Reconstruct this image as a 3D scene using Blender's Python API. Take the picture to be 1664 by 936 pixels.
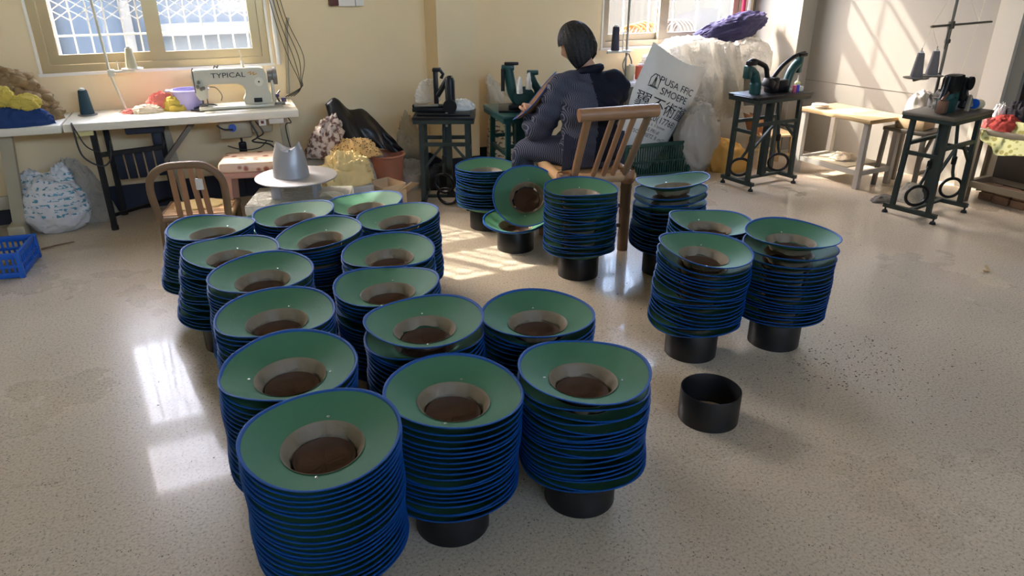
import bpy, bmesh, math, random
from mathutils import Vector, Matrix, noise, Euler

R = math.radians
PI = math.pi
scene = bpy.context.scene
for o in list(bpy.data.objects):
    bpy.data.objects.remove(o)
COL = scene.collection

# ------------------------------------------------------------------ camera, world, sun, exposure
cam_d = bpy.data.cameras.new('camera')
cam_d.sensor_width = 36.0
cam_d.lens = 36.0 * 1167.0 / 1664.0
cam_d.clip_start = 0.05
cam = bpy.data.objects.new('camera', cam_d)
COL.objects.link(cam)
cam.location = (0, 0, 1.65)
cam.rotation_euler = (R(90) - math.atan(0.444), 0, R(-25.5))
scene.camera = cam

world = bpy.data.worlds.new('world')
scene.world = world
world.use_nodes = True
wn = world.node_tree.nodes
wl = world.node_tree.links
sky = wn.new('ShaderNodeTexSky')
sky.sky_type = 'NISHITA'
sky.sun_disc = False
sky.sun_elevation = R(45)
sky.sun_rotation = R(-35)
sky.air_density = 1.0
sky.dust_density = 2.0
bg = wn['Background']
bg.inputs['Strength'].default_value = 1.75
wmx = wn.new('ShaderNodeMix')
wmx.data_type = 'RGBA'
wmx.blend_type = 'MULTIPLY'
wmx.inputs['Factor'].default_value = 1.0
wmx.inputs['B'].default_value = (1.0, 0.905, 0.83, 1)
wl.new(sky.outputs['Color'], wmx.inputs['A'])
wl.new(wmx.outputs['Result'], bg.inputs['Color'])

SUN_DIR = Vector((0.68, -1.0, -1.1)).normalized()
sun_d = bpy.data.lights.new('sun', 'SUN')
sun_d.energy = 3.3
sun_d.angle = R(0.6)
sun_d.color = (1.0, 0.93, 0.80)
sun = bpy.data.objects.new('sun', sun_d)
COL.objects.link(sun)
sun.rotation_euler = (-SUN_DIR).to_track_quat('Z', 'Y').to_euler()
sun.location = (-4, 12, 9)


def portal(x, y, z, w, h, rz):
    d = bpy.data.lights.new('window_portal', 'AREA')
    d.shape = 'RECTANGLE'
    d.size = w
    d.size_y = h
    d.cycles.is_portal = True
    o = bpy.data.objects.new('window_portal', d)
    COL.objects.link(o)
    o.location = (x, y, z)
    o.rotation_euler = (R(90), 0, rz)
    return o


portal(0.045, 6.045, 1.85, 1.5, 1.75, PI)
portal(4.55, 6.045, 2.07, 1.65, 2.18, PI)
portal(1.6, -2.9, 2.8, 4.4, 0.55, 0)  # portal for the added rear opening behind the camera

scene.view_settings.view_transform = 'Standard'
scene.view_settings.look = 'None'
scene.view_settings.gamma = 1.0
scene.view_settings.use_curve_mapping = False
scene.view_settings.exposure = 2.05
scene.cycles.max_bounces = 10
scene.cycles.diffuse_bounces = 8
scene.cycles.sample_clamp_indirect = 6.0
scene.cycles.caustics_reflective = False
scene.cycles.caustics_refractive = False

# ------------------------------------------------------------------ materials


def srgb(h):
    if isinstance(h, str):
        c = [int(h[i:i + 2], 16) / 255 for i in (0, 2, 4)]
    else:
        c = [k / 255 for k in h]
    return tuple((k / 12.92 if k <= 0.04045 else ((k + 0.055) / 1.055) ** 2.4) for k in c) + (1,)


MATS = {}


def mat(name, col, rough=0.6, metal=0.0, var=0.12, scale=12.0, bump=0.0, bscale=None, spec=0.5, col2=None, alpha=1.0, trans=0.0, coat=0.0):
    """procedural surface: two tones mixed by noise, optional fine relief"""
    if name in MATS:
        return MATS[name]
    m = bpy.data.materials.new(name)
    m.use_nodes = True
    nt = m.node_tree
    N, L = nt.nodes, nt.links
    b = N['Principled BSDF']
    c = srgb(col)
    if col2:
        c2 = srgb(col2)
    else:
        c2 = tuple(min(1, k * (1 + var)) for k in c[:3]) + (1,)
        c = tuple(k * (1 - var) for k in c[:3]) + (1,)
    tc = N.new('ShaderNodeTexCoord')
    nz = N.new('ShaderNodeTexNoise')
    nz.inputs['Scale'].default_value = scale
    nz.inputs['Detail'].default_value = 5
    L.new(tc.outputs['Object'], nz.inputs['Vector'])
    mx = N.new('ShaderNodeMix')
    mx.data_type = 'RGBA'
    mx.inputs['A'].default_value = c
    mx.inputs['B'].default_value = c2
    L.new(nz.outputs['Fac'], mx.inputs['Factor'])
    L.new(mx.outputs['Result'], b.inputs['Base Color'])
    b.inputs['Roughness'].default_value = rough
    b.inputs['Metallic'].default_value = metal
    b.inputs['Specular IOR Level'].default_value = spec
    b.inputs['Alpha'].default_value = alpha
    b.inputs['Transmission Weight'].default_value = trans
    b.inputs['Coat Weight'].default_value = coat
    if bump:
        bn = N.new('ShaderNodeTexNoise')
        bn.inputs['Scale'].default_value = bscale or scale * 4
        bn.inputs['Detail'].default_value = 4
        L.new(tc.outputs['Object'], bn.inputs['Vector'])
        bp = N.new('ShaderNodeBump')
        bp.inputs['Strength'].default_value = bump
        bp.inputs['Distance'].default_value = 0.01
        L.new(bn.outputs['Fac'], bp.inputs['Height'])
        L.new(bp.outputs['Normal'], b.inputs['Normal'])
    m.diffuse_color = c
    MATS[name] = m
    return m


def ramp(N, pts):
    r = N.new('ShaderNodeValToRGB')
    el = r.color_ramp.elements
    while len(el) > 1:
        el.remove(el[-1])
    el[0].position, el[0].color = pts[0][0], pts[0][1]
    for p, c in pts[1:]:
        e = el.new(p)
        e.color = c
    return r


def floor_mat():
    m = bpy.data.materials.new('polished_terrazzo')
    m.use_nodes = True
    N, L = m.node_tree.nodes, m.node_tree.links
    b = N['Principled BSDF']
    tc = N.new('ShaderNodeTexCoord')

    def noise_n(s, d=4, rg=0.6):
        n = N.new('ShaderNodeTexNoise')
        n.inputs['Scale'].default_value = s
        n.inputs['Detail'].default_value = d
        n.inputs['Roughness'].default_value = rg
        L.new(tc.outputs['Object'], n.inputs['Vector'])
        return n
    big = noise_n(0.7, 6)
    mid = noise_n(95, 3, 0.7)
    r1 = ramp(N, [(0.3, srgb((190, 178, 159))), (0.7, srgb((206, 192, 170)))])
    L.new(big.outputs['Fac'], r1.inputs['Fac'])
    r2 = ramp(N, [(0.36, srgb((112, 98, 78))), (0.45, srgb((192, 177, 153))), (0.68, srgb((222, 209, 188)))])
    L.new(mid.outputs['Fac'], r2.inputs['Fac'])
    mx = N.new('ShaderNodeMix')
    mx.data_type = 'RGBA'
    mx.inputs['Factor'].default_value = 0.5
    L.new(r1.outputs['Color'], mx.inputs['A'])
    L.new(r2.outputs['Color'], mx.inputs['B'])
    vo = N.new('ShaderNodeTexVoronoi')
    vo.inputs['Scale'].default_value = 75
    L.new(tc.outputs['Object'], vo.inputs['Vector'])
    r3 = ramp(N, [(0.12, (1, 1, 1, 1)), (0.2, (0, 0, 0, 1))])
    L.new(vo.outputs['Distance'], r3.inputs['Fac'])
    chip = noise_n(14, 2)
    r4 = ramp(N, [(0.50, (0, 0, 0, 1)), (0.56, (1, 1, 1, 1))])
    L.new(chip.outputs['Fac'], r4.inputs['Fac'])
    mu = N.new('ShaderNodeMath')
    mu.operation = 'MULTIPLY'
    L.new(r3.outputs['Color'], mu.inputs[0])
    L.new(r4.outputs['Color'], mu.inputs[1])
    mx2 = N.new('ShaderNodeMix')
    mx2.data_type = 'RGBA'
    L.new(mu.outputs['Value'], mx2.inputs['Factor'])
    L.new(mx.outputs['Result'], mx2.inputs['A'])
    mx2.inputs['B'].default_value = srgb((58, 50, 42))
    # worn, dirty patches of irregular outline
    dirt = noise_n(2.3, 8, 0.72)
    r6 = ramp(N, [(0.60, (0, 0, 0, 1)), (0.75, (0.32, 0.32, 0.32, 1))])
    L.new(dirt.outputs['Fac'], r6.inputs['Fac'])
    mx3 = N.new('ShaderNodeMix')
    mx3.data_type = 'RGBA'
    L.new(r6.outputs['Color'], mx3.inputs['Factor'])
    L.new(mx2.outputs['Result'], mx3.inputs['A'])
    mx3.inputs['B'].default_value = srgb((112, 101, 84))
    L.new(mx3.outputs['Result'], b.inputs['Base Color'])
    r5 = ramp(N, [(0.3, (0.24, 0.24, 0.24, 1)), (0.75, (0.36, 0.36, 0.36, 1))])
    L.new(big.outputs['Fac'], r5.inputs['Fac'])
    L.new(r5.outputs['Color'], b.inputs['Roughness'])
    b.inputs['Specular IOR Level'].default_value = 0.25
    b.inputs['Coat Weight'].default_value = 0.2
    b.inputs['Coat Roughness'].default_value = 0.06
    bp = N.new('ShaderNodeBump')
    bp.inputs['Strength'].default_value = 0.03
    bp.inputs['Distance'].default_value = 0.01
    L.new(mid.outputs['Fac'], bp.inputs['Height'])
    L.new(bp.outputs['Normal'], b.inputs['Normal'])
    return m


def glass_mat(name, tint, refl=0.10, frosted=0.0):
    m = bpy.data.materials.new(name)
    m.use_nodes = True
    N, L = m.node_tree.nodes, m.node_tree.links
    N.remove(N['Principled BSDF'])
    out = N['Material Output']
    t = N.new('ShaderNodeBsdfTransparent')
    t.inputs['Color'].default_value = tint
    g = N.new('ShaderNodeBsdfGlossy')
    g.inputs['Roughness'].default_value = 0.03
    mx = N.new('ShaderNodeMixShader')
    mx.inputs['Fac'].default_value = refl
    L.new(t.outputs[0], mx.inputs[1])
    L.new(g.outputs[0], mx.inputs[2])
    last = mx
    if frosted:
        tr = N.new('ShaderNodeBsdfTranslucent')
        tr.inputs['Color'].default_value = (0.85, 0.88, 0.9, 1)
        m2 = N.new('ShaderNodeMixShader')
        m2.inputs['Fac'].default_value = frosted
        L.new(mx.outputs[0], m2.inputs[1])
        L.new(tr.outputs[0], m2.inputs[2])
        last = m2
    L.new(last.outputs[0], out.inputs['Surface'])
    return m


def film_mat(name, col, alpha, rough=0.25):
    """thin clear or milky plastic film: part see-through, part diffuse and translucent"""
    m = bpy.data.materials.new(name)
    m.use_nodes = True
    N, L = m.node_tree.nodes, m.node_tree.links
    b = N['Principled BSDF']
    out = N['Material Output']
    b.inputs['Base Color'].default_value = srgb(col)
    b.inputs['Roughness'].default_value = rough
    tr = N.new('ShaderNodeBsdfTranslucent')
    tr.inputs['Color'].default_value = srgb(col)
    tcb = N.new('ShaderNodeTexCoord')
    cn = N.new('ShaderNodeTexNoise')
    cn.inputs['Scale'].default_value = 13
    cn.inputs['Detail'].default_value = 7
    cn.inputs['Distortion'].default_value = 2.2
    L.new(tcb.outputs['Object'], cn.inputs['Vector'])
    cb_ = N.new('ShaderNodeBump')
    cb_.inputs['Strength'].default_value = 0.9
    cb_.inputs['Distance'].default_value = 0.06
    L.new(cn.outputs['Fac'], cb_.inputs['Height'])
    L.new(cb_.outputs['Normal'], b.inputs['Normal'])
    L.new(cb_.outputs['Normal'], tr.inputs['Normal'])
    m1 = N.new('ShaderNodeMixShader')
    m1.inputs['Fac'].default_value = 0.3
    L.new(b.outputs[0], m1.inputs[1])
    L.new(tr.outputs[0], m1.inputs[2])
    t = N.new('ShaderNodeBsdfTransparent')
    nz = N.new('ShaderNodeTexNoise')
    nz.inputs['Scale'].default_value = 4
    nz.inputs['Detail'].default_value = 5
    tc = N.new('ShaderNodeTexCoord')
    L.new(tc.outputs['Object'], nz.inputs['Vector'])
    rp = ramp(N, [(0.3, (alpha * 0.85,) * 3 + (1,)), (0.7, (min(1, alpha * 1.12),) * 3 + (1,))])
    L.new(nz.outputs['Fac'], rp.inputs['Fac'])
    mx = N.new('ShaderNodeMixShader')
    L.new(rp.outputs['Color'], mx.inputs['Fac'])
    L.new(t.outputs[0], mx.inputs[1])
    L.new(m1.outputs[0], mx.inputs[2])
    L.new(mx.outputs[0], out.inputs['Surface'])
    MATS[name] = m
    return m


def pattern_mat(name, base, dots, scale, thr=0.45, rough=0.8, kind='voronoi', base2=None):
    """cloth with a printed spotted or marbled pattern"""
    m = bpy.data.materials.new(name)
    m.use_nodes = True
    N, L = m.node_tree.nodes, m.node_tree.links
    b = N['Principled BSDF']
    tc = N.new('ShaderNodeTexCoord')
    if kind == 'voronoi':
        t = N.new('ShaderNodeTexVoronoi')
        t.inputs['Scale'].default_value = scale
        fac = t.outputs['Distance']
    elif kind == 'stripe':
        t = N.new('ShaderNodeTexWave')
        t.inputs['Scale'].default_value = scale
        t.inputs['Distortion'].default_value = 0.8
        t.inputs['Detail'].default_value = 2
        t.inputs['Detail Scale'].default_value = 0.7
        fac = t.outputs['Fac']
    else:
        t = N.new('ShaderNodeTexNoise')
        t.inputs['Scale'].default_value = scale
        t.inputs['Detail'].default_value = 6
        fac = t.outputs['Fac']
    L.new(tc.outputs['Object'], t.inputs['Vector'])
    rp = ramp(N, [(max(0, thr - 0.06), srgb(dots)), (min(1, thr + 0.06), srgb(base))])
    if base2:
        e = rp.color_ramp.elements.new(min(1, thr + 0.25))
        e.color = srgb(base2)
    L.new(fac, rp.inputs['Fac'])
    L.new(rp.outputs['Color'], b.inputs['Base Color'])
    b.inputs['Roughness'].default_value = rough
    b.inputs['Specular IOR Level'].default_value = 0.2
    MATS[name] = m
    return m


def print_mat(name, base, ink, rows, zlo, zhi, rough=0.45, dens=0.5, axis_scale=40):
    """woven sack with rows of blurred, illegible print between zlo and zhi (object space)"""
    m = bpy.data.materials.new(name)
    m.use_nodes = True
    N, L = m.node_tree.nodes, m.node_tree.links
    b = N['Principled BSDF']
    tc = N.new('ShaderNodeTexCoord')
    sp = N.new('ShaderNodeSeparateXYZ')
    L.new(tc.outputs['Object'], sp.inputs[0])
    ws = N.new('ShaderNodeMath')
    ws.operation = 'MULTIPLY'
    L.new(sp.outputs['Z'], ws.inputs[0])
    ws.inputs[1].default_value = rows
    fr = N.new('ShaderNodeMath')
    fr.operation = 'FRACT'
    L.new(ws.outputs[0], fr.inputs[0])
    g1 = N.new('ShaderNodeMath')
    g1.operation = 'GREATER_THAN'
    L.new(fr.outputs[0], g1.inputs[0])
    g1.inputs[1].default_value = 0.42
    mp = N.new('ShaderNodeMapping')
    mp.inputs['Scale'].default_value = (axis_scale, axis_scale, axis_scale * 1.3)
    L.new(tc.outputs['Object'], mp.inputs['Vector'])
    nz = N.new('ShaderNodeTexNoise')
    nz.inputs['Scale'].default_value = 1.0
    nz.inputs['Detail'].default_value = 3
    L.new(mp.outputs[0], nz.inputs['Vector'])
    g2 = N.new('ShaderNodeMath')
    g2.operation = 'GREATER_THAN'
    L.new(nz.outputs['Fac'], g2.inputs[0])
    g2.inputs[1].default_value = dens
    a = N.new('ShaderNodeMath')
    a.operation = 'GREATER_THAN'
    L.new(sp.outputs['Z'], a.inputs[0])
    a.inputs[1].default_value = zlo
    c = N.new('ShaderNodeMath')
    c.operation = 'LESS_THAN'
    L.new(sp.outputs['Z'], c.inputs[0])
    c.inputs[1].default_value = zhi
    prev = g1
    for k in (g2, a, c):
        mu = N.new('ShaderNodeMath')
        mu.operation = 'MULTIPLY'
        L.new(prev.outputs[0], mu.inputs[0])
        L.new(k.outputs[0], mu.inputs[1])
        prev = mu
    mx = N.new('ShaderNodeMix')
    mx.data_type = 'RGBA'
    L.new(prev.outputs[0], mx.inputs['Factor'])
    mx.inputs['A'].default_value = srgb(base)
    mx.inputs['B'].default_value = srgb(ink)
    L.new(mx.outputs['Result'], b.inputs['Base Color'])
    b.inputs['Roughness'].default_value = rough
    MATS[name] = m
    return m


M = {}
M['floor'] = floor_mat()
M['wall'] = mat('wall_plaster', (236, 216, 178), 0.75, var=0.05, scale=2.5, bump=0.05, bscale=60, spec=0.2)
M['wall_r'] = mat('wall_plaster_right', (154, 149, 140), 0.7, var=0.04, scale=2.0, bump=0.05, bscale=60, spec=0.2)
M['ceil'] = mat('ceiling_paint', (240, 236, 226), 0.8, var=0.03, scale=2)
M['navy'] = mat('navy_skirting', (30, 38, 58), 0.5, var=0.15, scale=6)
M['alu'] = mat('champagne_aluminium', (184, 164, 126), 0.34, 0.55, var=0.08, scale=5)
M['alu_g'] = mat('grey_aluminium', (176, 164, 144), 0.38, 0.45, var=0.06, scale=5)
M['white_trim'] = mat('white_trim', (236, 232, 224), 0.5, var=0.03)
M['glass'] = glass_mat('window_glass', (0.93, 0.95, 0.97, 1), 0.06)
M['frost'] = glass_mat('frosted_glass', (0.9, 0.93, 0.95, 1), 0.06, 0.02)
M['grille'] = mat('white_grille', (225, 228, 230), 0.45, 0.0, var=0.04)
M['ext_blue'] = mat('outside_wall_blue', (58, 72, 88), 0.85, var=0.12, scale=1.2)
M['ext_white'] = mat('outside_ledge', (94, 96, 96), 0.8, var=0.05, scale=2)
M['ext_cream'] = mat('outside_wall_cream', (98, 91, 80), 0.85, var=0.06, scale=1.4)
M['ext_gnd'] = mat('outside_concrete', (120, 116, 108), 0.9, var=0.1, scale=2)
M['basket_o'] = mat('orange_basket', (150, 88, 36), 0.7, var=0.15, scale=30)
M['green'] = mat('green_brim_cloth', (70, 118, 88), 0.62, var=0.10, scale=7, bump=0.12, bscale=220, spec=0.3)
M['green_u'] = mat('dark_brim_lining', (24, 52, 58), 0.7, var=0.1, scale=7, spec=0.2)
M['blue'] = mat('blue_binding', (9, 78, 152), 0.55, var=0.12, scale=60, bump=0.2, bscale=300, spec=0.35)
M['band'] = mat('tan_sweatband', (132, 118, 95), 0.55, var=0.12, scale=14, bump=0.15, bscale=60)
M['lining'] = mat('brown_crown_lining', (74, 48, 28), 0.75, var=0.3, scale=10)  # dark brown stands in for shade deep in the hat openings
M['eyelet'] = mat('eyelet_metal', (220, 220, 215), 0.25, 1.0)
M['black_pl'] = mat('black_plastic', (22, 22, 24), 0.38, var=0.15, scale=10, bump=0.03)
M['black_m'] = mat('black_iron', (30, 30, 32), 0.42, 0.5, var=0.2, scale=14)
M['green_m'] = mat('green_enamel', (22, 70, 68), 0.4, 0.1, var=0.2, scale=10)
M['dkgreen'] = mat('dark_green_frame', (40, 52, 48), 0.5, 0.15, var=0.2, scale=12)
M['steel'] = mat('bare_steel', (150, 148, 142), 0.35, 0.9, var=0.15, scale=10)
M['steel_d'] = mat('dull_steel', (118, 112, 102), 0.5, 0.7, var=0.2, scale=9)
M['bamboo'] = mat('bamboo', (158, 116, 82), 0.42, var=0.2, scale=9, bump=0.08, bscale=25)
M['bamboo_d'] = mat('aged_bamboo', (122, 96, 70), 0.48, var=0.25, scale=9, bump=0.08, bscale=25)
M['bamboo_l'] = mat('pale_bamboo', (196, 156, 110), 0.5, var=0.15, scale=12, bump=0.05)
M['wood_l'] = mat('pale_wood', (206, 178, 132), 0.55, var=0.14, scale=6, bump=0.05)
M['cream_top'] = mat('cream_laminate', (226, 220, 202), 0.4, var=0.04, scale=4)
M['beige_m'] = mat('beige_metal', (176, 166, 142), 0.45, 0.1, var=0.1, scale=8)
M['mach'] = mat('machine_enamel', (208, 204, 186), 0.3, var=0.05, scale=5, coat=0.3)
M['mach_d'] = mat('machine_grey', (120, 118, 112), 0.4, 0.3, var=0.1)
M['ink'] = mat('black_ink', (26, 26, 28), 0.6, var=0.1)
M['ink_o'] = mat('orange_ink', (214, 160, 70), 0.6, var=0.1)
M['grey_spool'] = mat('grey_thread', (112, 106, 104), 0.8, var=0.1, scale=80)
M['cream_spool'] = mat('cream_thread', (206, 196, 164), 0.8, var=0.08, scale=80)
M['teal_spool'] = mat('dark_teal_thread', (34, 62, 76), 0.8, var=0.1, scale=80)
M['orange_spool'] = mat('coral_thread', (220, 112, 92), 0.8, var=0.1, scale=80)
M['navy_spool'] = mat('dark_blue_thread', (58, 58, 74), 0.8, var=0.1, scale=80)
M['khaki_cloth'] = mat('khaki_scraps', (186, 158, 118), 0.85, scale=16, col2=(104, 78, 52), bump=0.3, bscale=50, spec=0.15)
M['yellow_cloth'] = mat('yellow_cloth', (206, 182, 88), 0.8, var=0.15, scale=12, bump=0.2, spec=0.2)
M['blue_cloth'] = mat('blue_jersey', (38, 64, 112), 0.75, var=0.25, scale=12, bump=0.2, spec=0.2)
M['pink_cloth'] = mat('coral_cloth', (222, 128, 118), 0.8, var=0.15, scale=14, bump=0.2, spec=0.2)
M['offwhite_cloth'] = mat('offwhite_cloth', (222, 208, 184), 0.8, var=0.1, scale=14, bump=0.2, spec=0.2)
M['black_cloth'] = mat('black_satin', (14, 14, 18), 0.38, var=0.3, scale=10, bump=0.1, spec=0.5)
M['cream_cloth'] = mat('pale_yellow_cloth', (230, 206, 148), 0.75, var=0.14, scale=14, bump=0.15, spec=0.2)
M['mustard'] = mat('mustard_cloth', (205, 158, 84), 0.75, var=0.15, scale=8, bump=0.15, spec=0.2)
M['grey_cloth'] = mat('grey_cloth', (128, 122, 114), 0.8, var=0.2, scale=10, bump=0.2, spec=0.2)
M['purple_cloth'] = mat('violet_navy_cloth', (58, 54, 88), 0.7, var=0.3, scale=8, bump=0.15, spec=0.3)
M['red_cloth'] = mat('brick_red_cloth', (172, 68, 58), 0.8, var=0.2, scale=10, bump=0.2, spec=0.2)
M['lime_cloth'] = pattern_mat('lime_print', (214, 212, 150), (168, 158, 88), 26, 0.42)
M['dark_cloth'] = mat('dark_patterned_cloth', (46, 42, 44), 0.8, var=0.35, scale=25, spec=0.2)
M['leopard'] = pattern_mat('leopard_print', (222, 184, 124), (104, 66, 46), 62, 0.30)
M['leopard2'] = pattern_mat('marbled_print', (206, 190, 178), (112, 80, 72), 30, 0.48, kind='noise')
M['cushion'] = pattern_mat('dotted_pink_print', (232, 204, 182), (176, 108, 92), 13, 0.26)
M['stripe'] = pattern_mat('navy_pinstripe', (44, 48, 64), (104, 106, 122), 44, 0.24, kind='stripe')
M['navy_plain'] = mat('navy_cotton', (26, 28, 40), 0.8, var=0.15, scale=10, bump=0.15, spec=0.15)
M['skin'] = mat('skin', (196, 150, 122), 0.55, var=0.05)
M['hair'] = mat('black_hair', (17, 16, 17), 0.5, var=0.4, scale=60, bump=0.6, bscale=120, spec=0.5)
M['straw'] = mat('brown_straw', (140, 98, 58), 0.65, var=0.2, scale=18)
M['terracotta'] = mat('terracotta_plastic', (176, 112, 84), 0.5, var=0.08)
M['white_pl'] = mat('white_plastic', (214, 210, 202), 0.4, var=0.05)
M['lilac_pl'] = mat('lilac_plastic', (176, 168, 220), 0.35, var=0.06)
M['blue_pl'] = mat('blue_crate_plastic', (22, 96, 196), 0.4, var=0.1)
M['dkgreen_pl'] = mat('dark_green_crate_plastic', (18, 62, 52), 0.45, var=0.12)
M['mint_pl'] = mat('mint_crate_plastic', (108, 170, 142), 0.45, var=0.1)
M['cork'] = mat('cork_scraps', (196, 176, 132), 0.85, scale=20, col2=(128, 100, 62))
M['mould'] = mat('cast_aluminium', (178, 178, 180), 0.42, 0.45, var=0.1, scale=5)
M['card'] = mat('cardboard', (206, 178, 140), 0.8, var=0.08)
M['rope'] = mat('pale_rope', (226, 212, 182), 0.85, var=0.08, scale=60)
M['white_sack'] = mat('white_woven_sack', (226, 224, 218), 0.42, var=0.04, scale=30, bump=0.12, bscale=140)
M['grey_sack'] = mat('grey_poly_sack', (172, 166, 156), 0.34, var=0.12, scale=6, bump=1.0, bscale=11)
M['cable'] = mat('dark_cable', (46, 44, 42), 0.5)
M['red_pipe'] = mat('crimson_pipe', (172, 32, 66), 0.4)
M['column'] = mat('column_paint', (196, 188, 174), 0.35, var=0.06, scale=3)
M['pink_pl'] = mat('pale_pink_plastic', (206, 158, 140), 0.5)
M['grey_leg'] = mat('grey_leg_paint', (176, 172, 164), 0.45, 0.1, var=0.08, scale=8)
M['rubber'] = mat('black_rubber', (20, 20, 20), 0.7)
M['door_dark'] = mat('dark_bronze_door', (52, 46, 40), 0.5, 0.3, var=0.2, scale=6)
M['brick'] = mat('rubble_brick', (132, 100, 76), 0.9, var=0.25, scale=14, bump=0.4, bscale=40)
M['shelf_metal'] = mat('brushed_steel', (150, 138, 118), 0.42, 0.65, var=0.18, scale=4)
M['paper'] = mat('white_paper', (232, 230, 224), 0.7, var=0.03)
M['navy_pad'] = mat('navy_pad', (32, 40, 58), 0.6, var=0.12)
M['pvc_blue'] = print_mat('printed_poly_bag', (218, 218, 220), (84, 150, 172), 27, 0.12, 0.40, 0.35, 0.54, 44)
M['pvc_blk'] = print_mat('printed_woven_sack', (214, 204, 184), (92, 84, 74), 20, 0.05, 0.58, 0.5, 0.53, 40)
M['film'] = film_mat('clear_plastic_film', (236, 232, 222), 0.72, 0.14)
M['film_t'] = film_mat('thin_clear_film', (232, 230, 222), 0.35, 0.15)

# ------------------------------------------------------------------ mesh helpers


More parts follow.
